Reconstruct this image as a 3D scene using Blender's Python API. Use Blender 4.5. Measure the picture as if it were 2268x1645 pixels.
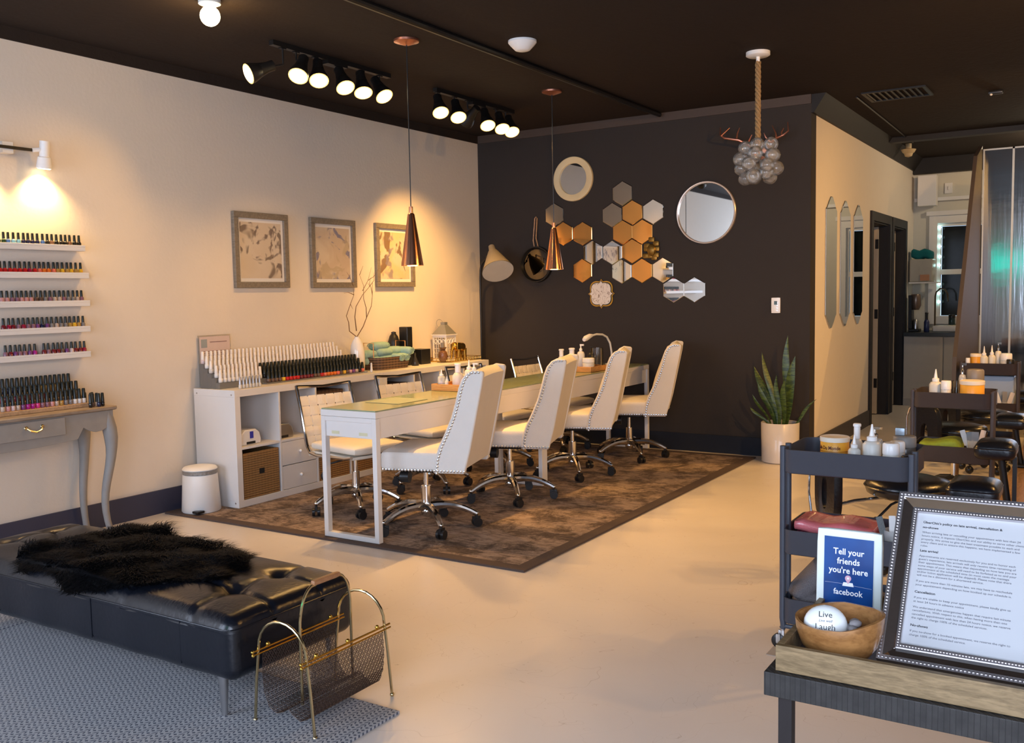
import bpy, bmesh, math, random
from mathutils import Vector, Matrix, Euler
random.seed(7)
PI = math.pi
sc = bpy.context.scene
for o in list(bpy.data.objects): bpy.data.objects.remove(o)
COL = sc.collection

# ------------------------------------------------------------------ camera
CAM = Vector((5.1186, -3.9777, 1.3515)); PITCH, YAW, ROLL = .0804, -.5625, -.0187
cd = bpy.data.cameras.new('camera'); cam = bpy.data.objects.new('camera', cd); COL.objects.link(cam)
cd.sensor_width = 36; cd.lens = 36 * 2094.8 / 2268; cd.clip_start = .05; cd.clip_end = 60
Fv = Vector((math.sin(YAW)*math.cos(PITCH), math.cos(YAW)*math.cos(PITCH), -math.sin(PITCH)))
Rv = Vector((math.cos(YAW), -math.sin(YAW), 0)); Uv = Rv.cross(Fv)
R2 = Rv*math.cos(ROLL)+Uv*math.sin(ROLL); U2 = -Rv*math.sin(ROLL)+Uv*math.cos(ROLL)
m = Matrix((R2, U2, -Fv)).transposed().to_4x4(); m.translation = CAM
cam.matrix_world = m
sc.camera = cam

# ------------------------------------------------------------------ view, world, lights
sc.view_settings.view_transform = 'Standard'; sc.view_settings.look = 'None'
sc.view_settings.gamma = 1; sc.view_settings.use_curve_mapping = False
sc.view_settings.exposure = 0.95
w = bpy.data.worlds.new('world'); sc.world = w; w.use_nodes = True
w.node_tree.nodes['Background'].inputs[0].default_value = (.55, .75, 1, 1)
w.node_tree.nodes['Background'].inputs[1].default_value = .8
HC, HW = 2.86, 2.79          # ceiling height, top of the painted walls
WARM = (1, .53, .15); WARM2 = (1, .60, .23)
def lamp(kind, loc, power, color, direction=None, size=.05, spot=None, blend=.6, sy=None, name='light'):
    l = bpy.data.lights.new(name, kind); l.energy = power; l.color = color
    if kind == 'AREA':
        l.size = size
        if sy: l.shape = 'RECTANGLE'; l.size_y = sy
    else: l.shadow_soft_size = size
    if kind == 'SPOT': l.spot_size = math.radians(spot or 80); l.spot_blend = blend
    o = bpy.data.objects.new(name, l); COL.objects.link(o); o.location = loc
    if direction is not None: o.rotation_euler = Vector(direction).to_track_quat('-Z', 'Y').to_euler()
    return o
DAY = (.70, .785, 1.0)
lamp('AREA', (1.15, -5.12, 1.5), 56, DAY, (0, 1, -.06), size=2.2, sy=2.2, name='daylight_left_window')
lamp('AREA', (5.6, -5.12, 1.5), 92, DAY, (-.1, 1, -.12), size=3.0, sy=2.2, name='daylight_right_window')
# warm unseen spots at right: track inferred from cart shadow, plus added wall fills
OFF_TRACK_AND_FILL = [((6.05, 1.2, 2.66), (3.7, 0, 0), 42), ((6.05, 1.7, 2.66), (4.2, 1.9, 0), 60), ((5.6, .5, 2.66), (3.13, 5.0, .9), 120), ((5.3, 3.2, 2.66), (3.13, 5.0, .9), 70), ((6.05, 5.0, 2.66), (4.2, 4.4, 0), 50), ((6.05, .4, 2.66), (0, .3, 1.5), 22)]

# ------------------------------------------------------------------ mesh helper
def rotm(axis, a): return Matrix.Rotation(a, 4, axis)
def T(x, y, z): return Matrix.Translation((x, y, z))
class G:
    def __init__(s): s.v = []; s.f = []; s.e = []
    def add(s, vs, fs, M=None):
        b = len(s.v)
        s.v += [tuple(M @ Vector(p)) for p in vs] if M is not None else [tuple(p) for p in vs]
        s.f += [tuple(i+b for i in f) for f in fs]; return s
    def box(s, x0, x1, y0, y1, z0, z1, M=None):
        return s.add([(x0,y0,z0),(x1,y0,z0),(x1,y1,z0),(x0,y1,z0),(x0,y0,z1),(x1,y0,z1),(x1,y1,z1),(x0,y1,z1)],
                     [(0,3,2,1),(4,5,6,7),(0,1,5,4),(1,2,6,5),(2,3,7,6),(3,0,4,7)], M)
    def tube(s, pts, r, n=10, M=None, closed=False, cap=True):
        pts = [Vector(p) for p in pts]; k = len(pts); rs = r if isinstance(r, (list, tuple)) else [r]*k
        vs = []; fs = []; up = None
        for i, p in enumerate(pts):
            if closed: d = pts[(i+1) % k]-pts[i-1]
            else: d = pts[min(i+1, k-1)]-pts[max(i-1, 0)]
            d.normalize()
            if up is None: up = Vector((0,0,1)) if abs(d.z) < .9 else Vector((1,0,0))
            a = up.cross(d)
            if a.length < 1e-5: a = Vector((1,0,0)).cross(d)
            a.normalize(); b = d.cross(a); up = b
            for j in range(n):
                t = 2*PI*j/n; q = p+(a*math.cos(t)+b*math.sin(t))*rs[i]; vs.append(q)
        m_ = k if closed else k-1
        for i in range(m_):
            for j in range(n):
                i2 = (i+1) % k
                fs.append((i*n+j, i*n+(j+1) % n, i2*n+(j+1) % n, i2*n+j))
        if cap and not closed:
            fs.append(tuple(range(n))[::-1]); fs.append(tuple(range((k-1)*n, k*n)))
        return s.add(vs, fs, M)
    def cyl(s, p0, p1, r0, r1=None, n=16, M=None): return s.tube([p0, p1], [r0, r1 if r1 is not None else r0], n, M)
    def lathe(s, prof, n=24, M=None, c=(0,0,0)):
        vs = []; fs = []; k = len(prof)
        for r, z in prof:
            for j in range(n):
                t = 2*PI*j/n; vs.append((c[0]+r*math.cos(t), c[1]+r*math.sin(t), c[2]+z))
        for i in range(k-1):
            for j in range(n): fs.append((i*n+j, i*n+(j+1) % n, (i+1)*n+(j+1) % n, (i+1)*n+j))
        if prof[0][0] > 1e-6: fs.append(tuple(range(n))[::-1])
        if prof[-1][0] > 1e-6: fs.append(tuple(range((k-1)*n, k*n)))
        return s.add(vs, fs, M)
    def sph(s, c, r, n=12, M=None, sc_=(1,1,1)):
        prof = [(math.sin(PI*i/(n//2+2))*r, -math.cos(PI*i/(n//2+2))*r) for i in range(n//2+3)]
        g = G().lathe(prof, n)
        return s.add([(c[0]+v[0]*sc_[0], c[1]+v[1]*sc_[1], c[2]+v[2]*sc_[2]) for v in g.v], g.f, M)
    def prism(s, poly, z0, z1, M=None):
        n = len(poly); vs = [(x, y, z0) for x, y in poly]+[(x, y, z1) for x, y in poly]
        fs = [tuple(range(n))[::-1], tuple(range(n, 2*n))]+[(i, (i+1) % n, n+(i+1) % n, n+i) for i in range(n)]
        return s.add(vs, fs, M)
    def rbox(s, c, h, r, n=6, M=None, fn=None):
        """rounded box, half sizes h, corner radius r"""
        h = Vector(h); bm = bmesh.new(); bmesh.ops.create_cube(bm, size=2)
        bmesh.ops.subdivide_edges(bm, edges=bm.edges, cuts=n, use_grid_fill=True)
        vs = []
        for v in bm.verts:
            p = Vector([math.copysign(abs(v.co[i])**.75, v.co[i])*h[i] for i in range(3)]); q = Vector([max(-(h[i]-r), min(h[i]-r, p[i])) for i in range(3)])
            d = p-q
            if d.length > 1e-9: p = q+d.normalized()*r
            if fn: p = fn(p)
            vs.append((p.x+c[0], p.y+c[1], p.z+c[2]))
        bm.verts.index_update(); fs = [tuple(v.index for v in f.verts) for f in bm.faces]; bm.free()
        return s.add(vs, fs, M)
    def frame(s, x0, x1, z0, z1, w_, y0, y1, M=None):
        s.box(x0, x1, y0, y1, z0, z0+w_, M); s.box(x0, x1, y0, y1, z1-w_, z1, M)
        s.box(x0, x0+w_, y0, y1, z0+w_, z1-w_, M); s.box(x1-w_, x1, y0, y1, z0+w_, z1-w_, M); return s
    def mesh(s, name, smooth=True, angle=35):
        me = bpy.data.meshes.new(name); me.from_pydata(s.v, s.e, s.f); me.update()
        bm = bmesh.new(); bm.from_mesh(me)
        bmesh.ops.recalc_face_normals(bm, faces=bm.faces); bm.to_mesh(me); bm.free()
        if smooth:
            me.polygons.foreach_set('use_smooth', [True]*len(me.polygons)); me.set_sharp_from_angle(angle=math.radians(angle))
        return me
    def build(s, name, mat, parent=None, smooth=True, angle=35, bevel=0, label=None):
        me = s.mesh(name, smooth, angle); me.materials.append(mat)
        o = bpy.data.objects.new(name, me); COL.objects.link(o)
        if parent: o.parent = parent
        if bevel:
            b = o.modifiers.new('bevel', 'BEVEL'); b.width = bevel; b.segments = 2; b.limit_method = 'ANGLE'; b.angle_limit = math.radians(50)
        if label: o['label'] = label
        return o
def meshobj(name, me, mat=None, parent=None, loc=None):
    o = bpy.data.objects.new(name, me); COL.objects.link(o)
    if parent: o.parent = parent
    if loc: o.location = loc
    if mat:
        if len(me.materials) == 0: me.materials.append(mat)
        o.material_slots[0].link = 'OBJECT'; o.material_slots[0].material = mat
    return o
def tag(o, label, cat, group=None, kind=None):
    o['label'] = label; o['category'] = cat
    if group: o['group'] = group
    if kind: o['kind'] = kind
    return o
def thing(name, label, cat, loc=(0,0,0), rz=0, group=None):
    o = bpy.data.objects.new(name, None); COL.objects.link(o); o.location = loc; o.rotation_euler = (0,0,rz); o.empty_display_size = .05
    return tag(o, label, cat, group)
def struct(o): o['kind'] = 'structure'; return o
def dup(root, loc, rz=0, label=None, rot=None):
    r = root.copy(); COL.objects.link(r); r.location = loc; r.rotation_euler = rot or (0,0,rz)
    if label: r['label'] = label
    for ch in list(root.children):
        c = ch.copy(); COL.objects.link(c); c.parent = r
        for g in list(ch.children):
            d = g.copy(); COL.objects.link(d); d.parent = c
    return r
ONES = ['', 'first', 'second', 'third', 'fourth', 'fifth', 'sixth', 'seventh', 'eighth', 'ninth', 'tenth', 'eleventh', 'twelfth', 'thirteenth', 'fourteenth', 'fifteenth', 'sixteenth', 'seventeenth', 'eighteenth', 'nineteenth']
def nth(i):
    if i < 20: return ONES[i]
    t = {2: ('twentieth', 'twenty'), 3: ('thirtieth', 'thirty'), 4: ('fortieth', 'forty')}[i//10]
    return t[0] if i % 10 == 0 else t[1]+'-'+ONES[i % 10]

# ------------------------------------------------------------------ materials
def M(name, col, rough=.5, metal=0, var=.08, scale=12, bump=0, bscale=60, emit=None, trans=0, ior=1.45, coat=0, spec=.5, sheen=0, aniso=0):
    m = bpy.data.materials.new(name); m.use_nodes = True; nt = m.node_tree; b = nt.nodes['Principled BSDF']
    tc = nt.nodes.new('ShaderNodeTexCoord')
    nz = nt.nodes.new('ShaderNodeTexNoise'); nz.inputs['Scale'].default_value = scale; nz.inputs['Detail'].default_value = 4
    nt.links.new(tc.outputs['Object'], nz.inputs['Vector'])
    mx = nt.nodes.new('ShaderNodeMix'); mx.data_type = 'RGBA'
    mx.inputs[6].default_value = tuple(c*(1-var) for c in col)+(1,); mx.inputs[7].default_value = tuple(min(1, c*(1+var)) for c in col)+(1,)
    nt.links.new(nz.outputs['Fac'], mx.inputs[0]); nt.links.new(mx.outputs[2], b.inputs['Base Color'])
    b.inputs['Roughness'].default_value = rough; b.inputs['Metallic'].default_value = metal
    b.inputs['Transmission Weight'].default_value = trans; b.inputs['IOR'].default_value = ior
    b.inputs['Coat Weight'].default_value = coat; b.inputs['Specular IOR Level'].default_value = spec
    b.inputs['Sheen Weight'].default_value = sheen; b.inputs['Anisotropic'].default_value = aniso
    if bump:
        n2 = nt.nodes.new('ShaderNodeTexNoise'); n2.inputs['Scale'].default_value = bscale; n2.inputs['Detail'].default_value = 3
        nt.links.new(tc.outputs['Object'], n2.inputs['Vector'])
        bp_ = nt.nodes.new('ShaderNodeBump'); bp_.inputs['Strength'].default_value = bump; bp_.inputs['Distance'].default_value = .01
        nt.links.new(n2.outputs['Fac'], bp_.inputs['Height']); nt.links.new(bp_.outputs[0], b.inputs['Normal'])
    if emit:
        b.inputs['Emission Color'].default_value = tuple(emit[:3])+(1,); b.inputs['Emission Strength'].default_value = emit[3]
    return m
class N:
    """tiny node algebra"""
    def __init__(s, nt, sock): s.nt = nt; s.s = sock
    def op(s, o, b=None, c=None):
        n = s.nt.nodes.new('ShaderNodeMath'); n.operation = o; s.nt.links.new(s.s, n.inputs[0])
        for i, x in ((1, b), (2, c)):
            if x is None: continue
            if isinstance(x, N): s.nt.links.new(x.s, n.inputs[i])
            else: n.inputs[i].default_value = x
        return N(s.nt, n.outputs[0])
    def __add__(s, b): return s.op('ADD', b)
    def __sub__(s, b): return s.op('SUBTRACT', b)
    def __mul__(s, b): return s.op('MULTIPLY', b)
    def lt(s, b): return s.op('LESS_THAN', b)
    def gt(s, b): return s.op('GREATER_THAN', b)
    def fr(s): return s.op('FRACT')
    def ab(s): return s.op('ABSOLUTE')
    def mx(s, b): return s.op('MAXIMUM', b)
    def sm(s, a, b):
        n = s.nt.nodes.new('ShaderNodeMapRange'); n.interpolation_type = 'SMOOTHSTEP'; s.nt.links.new(s.s, n.inputs[0])
        n.inputs[1].default_value = a; n.inputs[2].default_value = b; return N(s.nt, n.outputs[0])
def xyz(nt, kind='Object'):
    tc = nt.nodes.new('ShaderNodeTexCoord'); sp = nt.nodes.new('ShaderNodeSeparateXYZ'); nt.links.new(tc.outputs[kind], sp.inputs[0])
    return [N(nt, sp.outputs[i]) for i in range(3)], tc.outputs[kind]
def noise(nt, vec, scale, detail=4, rough=.5, dist=0, stretch=None):
    n = nt.nodes.new('ShaderNodeTexNoise'); n.inputs['Scale'].default_value = scale; n.inputs['Detail'].default_value = detail
    n.inputs['Roughness'].default_value = rough; n.inputs['Distortion'].default_value = dist
    if stretch:
        mp = nt.nodes.new('ShaderNodeMapping'); mp.inputs['Scale'].default_value = stretch; nt.links.new(vec, mp.inputs[0]); vec = mp.outputs[0]
    nt.links.new(vec, n.inputs['Vector']); return N(nt, n.outputs['Fac'])
def mixc(nt, fac, a, b):
    mx = nt.nodes.new('ShaderNodeMix'); mx.data_type = 'RGBA'; nt.links.new(fac.s, mx.inputs[0])
    for i, x in ((6, a), (7, b)):
        if isinstance(x, tuple): mx.inputs[i].default_value = x+(1,)
        else: nt.links.new(x, mx.inputs[i])
    return mx.outputs[2]
def base(name, rough=.5, metal=0):
    m = bpy.data.materials.new(name); m.use_nodes = True; nt = m.node_tree; b = nt.nodes['Principled BSDF']
    b.inputs['Roughness'].default_value = rough; b.inputs['Metallic'].default_value = metal
    return m, nt, b
def bump(nt, b, h, strength=.4, dist=.005):
    n = nt.nodes.new('ShaderNodeBump'); n.inputs['Strength'].default_value = strength; n.inputs['Distance'].default_value = dist
    nt.links.new(h.s, n.inputs['Height']); nt.links.new(n.outputs[0], b.inputs['Normal'])

def mat_floor():
    m, nt, b = base('floor_concrete', .33); (x, y, z), v = xyz(nt)
    c = mixc(nt, noise(nt, v, 1.3, 6), (.62, .56, .515), (.73, .68, .63))
    st = noise(nt, v, 34, 8, .75).sm(.62, .67); zone = noise(nt, v, 1.7, 3).sm(.50, .60)
    c = mixc(nt, st*zone*.75, c, (.30, .24, .19))
    crack = (noise(nt, v, 1.6, 3, .6, 1.5)-.5).ab().lt(.0012)
    c = mixc(nt, crack*.35, c, (.36, .28, .22))
    nt.links.new(c, b.inputs['Base Color'])
    r = noise(nt, v, 5, 5)*.2+.26; nt.links.new(r.s, b.inputs['Roughness'])
    bump(nt, b, noise(nt, v, 9, 6), .12, .004); return m
def mat_rug():
    m, nt, b = base('rug_distressed', .95); (x, y, z), v = xyz(nt)
    a = noise(nt, v, 4.6, 10, .8, .4).sm(.42, .57); f = noise(nt, v, 34, 6, .8, 0, (.35, 1.4, 1)).sm(.38, .62)
    lo = mixc(nt, f, (.055, .035, .022), (.15, .10, .07)); hi = mixc(nt, f, (.23, .16, .118), (.42, .31, .235))
    c = mixc(nt, a, lo, hi)
    nt.links.new(c, b.inputs['Base Color']); bump(nt, b, f, .5, .004); return m
def mat_blue_rug():
    m, nt, b = base('rug_braided', .9); (x, y, z), v = xyz(nt)
    u = (x*(1/.041)); uf = u.fr(); t = y*(1/.0185)
    rowA = uf.lt(.52)
    loc = ((uf*(1/.52))-.5).ab()
    chev = (t*1.0+loc*1.5).fr().lt(.45)*rowA*loc.gt(.06)*loc.lt(.46)
    locb = ((uf-.76)*(1/.48)).ab()
    dots = (((t+.2).fr()-.5).ab()*1.3+locb*1.1).lt(.40)*(rowA*-1+1)
    k = chev.mx(dots)
    lt = mixc(nt, noise(nt, v, 150, 2), (.31, .31, .32), (.42, .42, .43))
    dk = mixc(nt, noise(nt, v, 150, 2), (.055, .065, .09), (.10, .11, .145))
    c = mixc(nt, k, lt, dk); nt.links.new(c, b.inputs['Base Color']); bump(nt, b, k*-1+noise(nt, v, 300, 2)*.6, .5, .003); return m
def mat_herring():
    m, nt, b = base('carved_herringbone', .65); (x, y, z), v = xyz(nt)
    s = x+y; col = s*(1/.0088); cf = (col*.5).fr(); loc = (cf-.5).ab()
    l = (z*(1/.0022)+loc*8).fr(); k = l.lt(.4)*loc.gt(.03)*loc.lt(.47)
    c = mixc(nt, k*(noise(nt, v, 50, 2)*1.2), (.006, .005, .005), (.075, .07, .066)); nt.links.new(c, b.inputs['Base Color']); bump(nt, b, l, .5, .0008); return m
def mat_wood(name, c1, c2, rough=.45, scale=6, st=(1, 8, 8), coat=0):
    m, nt, b = base(name, rough); (x, y, z), v = xyz(nt)
    n1 = noise(nt, v, scale, 6, .6, 1.2, st); n2 = noise(nt, v, scale*6, 4, .6, .3, st)
    c = mixc(nt, (n1*.65+n2*.35).sm(.36, .64), c1, c2); nt.links.new(c, b.inputs['Base Color']); b.inputs['Coat Weight'].default_value = coat
    bump(nt, b, n2, .15, .002); return m
def mat_wicker(name, c1, c2, s=70):
    m, nt, b = base(name, .7); (x, y, z), v = xyz(nt)
    a = ((z*s).op('SINE')*.5+.5); q = (((x+y)*s*.55).op('SINE')*.5+.5)
    k = (a*.7+q*.3+noise(nt, v, 40, 3)*.3).sm(.3, .9)
    c = mixc(nt, k, c1, c2); nt.links.new(c, b.inputs['Base Color']); bump(nt, b, k, .7, .004); return m
def mat_art(name, seed, cols):
    m, nt, b = base(name, .6); (x, y, z), v = xyz(nt)
    mp = nt.nodes.new('ShaderNodeMapping'); mp.inputs['Location'].default_value = (seed, seed*2.3, seed*.7); nt.links.new(v, mp.inputs[0]); v2 = mp.outputs[0]
    c = mixc(nt, noise(nt, v2, 5, 3, .5, .5).sm(.40, .6), (.62, .53, .42), cols[0])
    c = mixc(nt, noise(nt, v2, 6.5, 3, .6, 1.0).sm(.55, .62)*.85, c, cols[1])
    mp2 = nt.nodes.new('ShaderNodeMapping'); mp2.inputs['Location'].default_value = (seed*5, 3, 1+seed); nt.links.new(v, mp2.inputs[0])
    c = mixc(nt, noise(nt, mp2.outputs[0], 7, 2, .5, .8).sm(.58, .66)*.8, c, cols[2])
    nt.links.new(c, b.inputs['Base Color']); b.inputs['Coat Weight'].default_value = .25; return m
def mat_leaf():
    m, nt, b = base('snake_plant_leaf', .4); (x, y, z), v = xyz(nt)
    k = noise(nt, v, 30, 4, .6, 1, (.4, .4, 2)).sm(.4, .6)
    c = mixc(nt, k, (.016, .040, .012), (.07, .115, .018)); nt.links.new(c, b.inputs['Base Color']); return m
def mat_marble():
    m, nt, b = base('ornament_cream', .4); (x, y, z), v = xyz(nt)
    k = (noise(nt, v, 14, 3, .5, 1.4)-.5).ab().lt(.012)
    c = mixc(nt, k, (.72, .66, .6), (.30, .22, .17)); nt.links.new(c, b.inputs['Base Color']); return m

WALLW = M('wall_warm_white', (.71, .64, .555), .75, var=.02, bump=.10, bscale=45)
WALLD = M('wall_charcoal', (.037, .0315, .0295), .75, var=.05, bump=.08, bscale=45, spec=.2)
CEIL = M('ceiling_dark_brown', (.027, .019, .015), .9, var=.06, bump=.25, bscale=25, spec=.2)
BASEB = M('baseboard_navy', (.045, .046, .080), .5, var=.04)
DARKTRIM = M('dark_trim', (.018, .016, .016), .55, spec=.3)
WHITE = M('white_laminate', (.72, .70, .68), .4, var=.02)
WHITEG = M('white_gloss', (.82, .80, .78), .2, var=.02)
WHITEM = M('white_painted_metal', (.80, .79, .77), .35, var=.02)
CREAM = M('cream_leather', (.72, .66, .56), .5, var=.04, bump=.15, bscale=90)
LINEN = M('ivory_fabric', (.68, .64, .59), .8, var=.04, bump=.12, bscale=160)
CHROME = M('chrome', (.72, .71, .70), .09, 1, var=.02)
STEEL = M('brushed_steel', (.55, .55, .56), .3, 1)
BLACKP = M('black_plastic', (.012, .012, .013), .35)
BLACKM = M('black_metal', (.014, .013, .013), .4, .3)
LEATHER = M('black_leather', (.005, .0065, .011), .27, var=.3, scale=6, bump=.10, bscale=70, spec=.6)
FUR = M('black_fur', (.004, .004, .005), .6, var=.5, scale=60, spec=.12)
GREYW = M('grey_painted_wood', (.28, .265, .25), .55, var=.12, scale=20)
GREYWT = mat_wood('worn_grey_top', (.20, .15, .11), (.30, .245, .20), .5, 5, (6, 1, 6))
COPPER = M('copper', (.80, .36, .20), .16, 1, var=.03)
COPPERD = M('antler_copper', (.55, .23, .15), .35, .9, var=.2, scale=20)
BRASS = M('brass', (.62, .50, .28), .18, 1, var=.05)
GOLD = M('gold', (.60, .38, .08), .25, 1, var=.05)
MIRROR = M('mirror', (.86, .87, .86), .015, 1, var=0)
MIRROR_DIM = M('smoky_mirror', (.42, .37, .31), .03, 1, var=0)  # clear mirror tinted darker to stand in for a dim ceiling reflection
MIRRORO = M('copper_mirror', (.84, .43, .13), .05, 1, var=.02)
def thin_glass(name, tint=(.93, .94, .93), k=.9, milky=0):
    m = bpy.data.materials.new(name); m.use_nodes = True; nt = m.node_tree; nt.nodes.remove(nt.nodes['Principled BSDF'])
    tr = nt.nodes.new('ShaderNodeBsdfTransparent'); tr.inputs[0].default_value = tint+(1,)
    gl = nt.nodes.new('ShaderNodeBsdfGlossy'); gl.inputs['Roughness'].default_value = .02
    nz = nt.nodes.new('ShaderNodeTexNoise'); nz.inputs['Scale'].default_value = 3; lw = nt.nodes.new('ShaderNodeFresnel'); lw.inputs[0].default_value = 1.45
    if milky:
        df = nt.nodes.new('ShaderNodeBsdfDiffuse'); df.inputs[0].default_value = (.8, .76, .7, 1); m2 = nt.nodes.new('ShaderNodeMixShader'); m2.inputs[0].default_value = milky
        nt.links.new(tr.outputs[0], m2.inputs[1]); nt.links.new(df.outputs[0], m2.inputs[2]); tr = m2
    a = N(nt, lw.outputs[0])*k+N(nt, nz.outputs[0])*.03
    mx = nt.nodes.new('ShaderNodeMixShader'); nt.links.new(a.s, mx.inputs[0]); nt.links.new(tr.outputs[0], mx.inputs[1]); nt.links.new(gl.outputs[0], mx.inputs[2]); nt.links.new(mx.outputs[0], nt.nodes['Material Output'].inputs[0]); return m
GLASSG = M('green_tinted_glass', (.27, .32, .20), .14, var=.1, scale=3, spec=.4)
ACRYL = M('clear_acrylic', (.80, .78, .74), .15, trans=.85, var=0)
CARTM = M('slate_powder_coat', (.055, .062, .082), .42, .1, var=.06, bump=.05, bscale=200)
CARTM2 = M('brown_grey_powder_coat', (.055, .045, .047), .4, .1, var=.06)
RUG = mat_rug(); RUGB = M('rug_border', (.085, .058, .048), .9, bump=.3, bscale=120)
BRUG = mat_blue_rug()
FRAMEG = mat_wood('taupe_frame_wood', (.17, .14, .105), (.25, .21, .16), .5)
PAPER = M('paper', (.72, .70, .68), .7, var=.01)
BULB = M('lit_bulb', (1, .9, .7), .3, emit=(1, .78, .42, 6))
RIMG = M('lit_lens_rim', (1, .7, .3), .3, emit=(1, .56, .14, .9))  # glowing yellow ring added to stand in for bloom round the bulb
BULBD = M('lit_bulb_soft', (1, .9, .7), .3, emit=(1, .70, .34, 10))
GLASS = thin_glass('clear_glass')
TREYW = mat_wood('orange_bamboo', (.55, .24, .06), (.72, .36, .11), .4, 5, (1, 8, 8))
TEALT = M('aqua_towel', (.30, .47, .42), .95, var=.15, scale=50, bump=.6, bscale=220)
WICK = mat_wicker('brown_wicker', (.22, .115, .04), (.30, .165, .06), 420)
WICKD = mat_wicker('dark_wicker', (.05, .025, .015), (.16, .09, .05), 300)
HOLE = M('dark_slot', (.01, .01, .01), .9)
LEAF = mat_leaf(); SOIL = M('soil', (.03, .022, .016), .95, bump=.8)
TWIG = M('brown_twig', (.22, .12, .06), .8, var=.3, scale=40)
JUTE = M('jute_rope', (.32, .20, .09), .95, var=.25, scale=80, bump=.6, bscale=150)
BLACKINK = M('black_ink', (.02, .02, .025), .6); GREYINK = M('grey_ink', (.10, .10, .12), .6)


# ------------------------------------------------------------------ the room
def wallbox(name, x0, x1, y0, y1, z0, z1, mat): return struct(G().box(x0, x1, y0, y1, z0, z1).build(name, mat, smooth=False))
XR, YF = 7.4, -5.25
wallbox('floor', -.15, XR, YF, 8.4, -.1, 0, mat_floor())
wallbox('ceiling', -.15, XR, YF, 8.4, HC, HC+.1, CEIL)
wallbox('wall_left', -.15, 0, YF, 3.75, 0, HC, WALLW)
wallbox('wall_back', 0, 3.13, 3.6, 3.75, 0, HC, WALLD)
# hall wall with two door openings
g = G()
D1 = (5.87, 6.70); D2 = (6.93, 7.62); DT = 2.02; TW = .15
g.box(3.13-TW, 3.13, 3.752, D1[0], 0, HC)
g.box(3.13-TW, 3.13, D1[1], D2[0], 0, HC); g.box(3.13-TW, 3.13, D2[1], 8.2, 0, HC)
for a, b in (D1, D2): g.box(3.13-TW, 3.13, a, b, DT, HC)
struct(g.build('wall_hall', WALLW, smooth=False))
g = G()   # dark back rooms behind the doors
g.box(1.5, 1.6, 3.752, 8.2, 0, HC); g.box(1.6, 2.98, 8.2, 8.35, 0, HC); g.box(1.6, 2.98, 6.79, 6.83, 0, HC)
struct(g.build('wall_rooms', WALLW, smooth=False))
# far wall with a window opening
g = G(); WX0, WX1, WZ0, WZ1 = 3.40, 3.92, .98, 2.10
g.box(3.13, XR, 8.2, 8.35, 0, WZ0); g.box(3.13, XR, 8.2, 8.35, WZ1, HC); g.box(3.13, WX0, 8.2, 8.35, WZ0, WZ1); g.box(WX1, XR, 8.2, 8.35, WZ0, WZ1)
struct(g.build('wall_far', M('far_wall_cream', (.58, .55, .47), .7, var=.03), smooth=False))
wallbox('wall_right', XR, XR+.15, YF, 8.35, 0, HC, WALLW)
# storefront behind the camera
g = G(); g.box(-.15, XR, YF-.15, YF, 0, .35); g.box(-.15, XR, YF-.15, YF, 2.65, HC)
g.box(-.15, -.05, YF-.15, YF, .35, 2.65); g.box(2.35, 4.0, YF-.15, YF, .35, 2.65); g.box(XR-.1, XR, YF-.15, YF, .35, 2.65)  # unseen middle pier added to keep window glare off the metal panel
struct(g.build('wall_front', WALLW, smooth=False))
for i, (a, b) in enumerate(((-.05, 2.35), (4.0, XR-.1))):
    struct(G().box(a, b, YF-.09, YF-.08, .35, 2.65).build('window_%d' % (i+2), GLASS, smooth=False))
# crown bands and baseboards
wallbox('trim_1', 0, .012, YF, 3.6, HW, HC, CEIL)
wallbox('trim_2', .012, 3.13, 3.588, 3.6, HW, HC, M('crown_brown', (.065, .045, .035), .6))
def crown(name, pts, mat):
    g = G(); g.prism(pts, 3.6, 8.2, Matrix(((1,0,0,0),(0,0,1,0),(0,1,0,0),(0,0,0,1)))); return struct(g.build(name, mat, smooth=False))
crown('trim_3', [(3.13, HC), (3.13, 2.72), (3.15, 2.72), (3.24, HC)], DARKTRIM)
wallbox('trim_4', 3.13, XR, 6.25, 6.37, HC-.05, HC, M('beam_black', (.018, .015, .014), .6))
wallbox('trim_5', 3.13, XR, 8.1, 8.2, 2.68, HC, DARKTRIM)
wallbox('baseboard_left', 0, .015, YF, 3.588, 0, .15, BASEB)
wallbox('baseboard_back', .015, 3.13, 3.585, 3.6, 0, .15, M('baseboard_slate', (.012, .015, .024), .6, spec=.3))
wallbox('baseboard_hall', 3.13, 3.145, 3.6, D1[0]-.09, 0, .15, M('baseboard_grey', (.05, .044, .046), .6))
struct(G().tube([(1.885, -5, HC-.021), (1.885, 3.55, HC-.021)], .02, 10).build('trim_6', BLACKM))
# doors in the hall
for i, (a, b) in enumerate((D1, D2)):
    g = G()
    g.box(3.13, 3.15, a-.09, a, 0, DT+.09); g.box(3.13, 3.15, b, b+.09, 0, DT+.09); g.box(3.13, 3.15, a, b, DT, DT+.09)
    g.box(2.98, 3.13, b-.015, b, 0, DT-.001); g.box(2.98, 3.13, a, a+.015, 0, DT-.001); g.box(2.98, 3.13, a+.015, b-.015, DT-.015, DT-.001)
    d = struct(g.build('door_%d' % (i+1), DARKTRIM, smooth=False))
    l = G().box(2.22, 3.04, b-.06, b-.02, .01, DT-.02).build('door_leaf', M('door_cream', (.52, .45, .36), .5), d, smooth=False)
    for z in (.34, 1.08, 1.82): G().box(3.012, 3.044, b-.068, b-.06, z-.05, z+.05).build('hinge', BLACKM, l, smooth=False)
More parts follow.
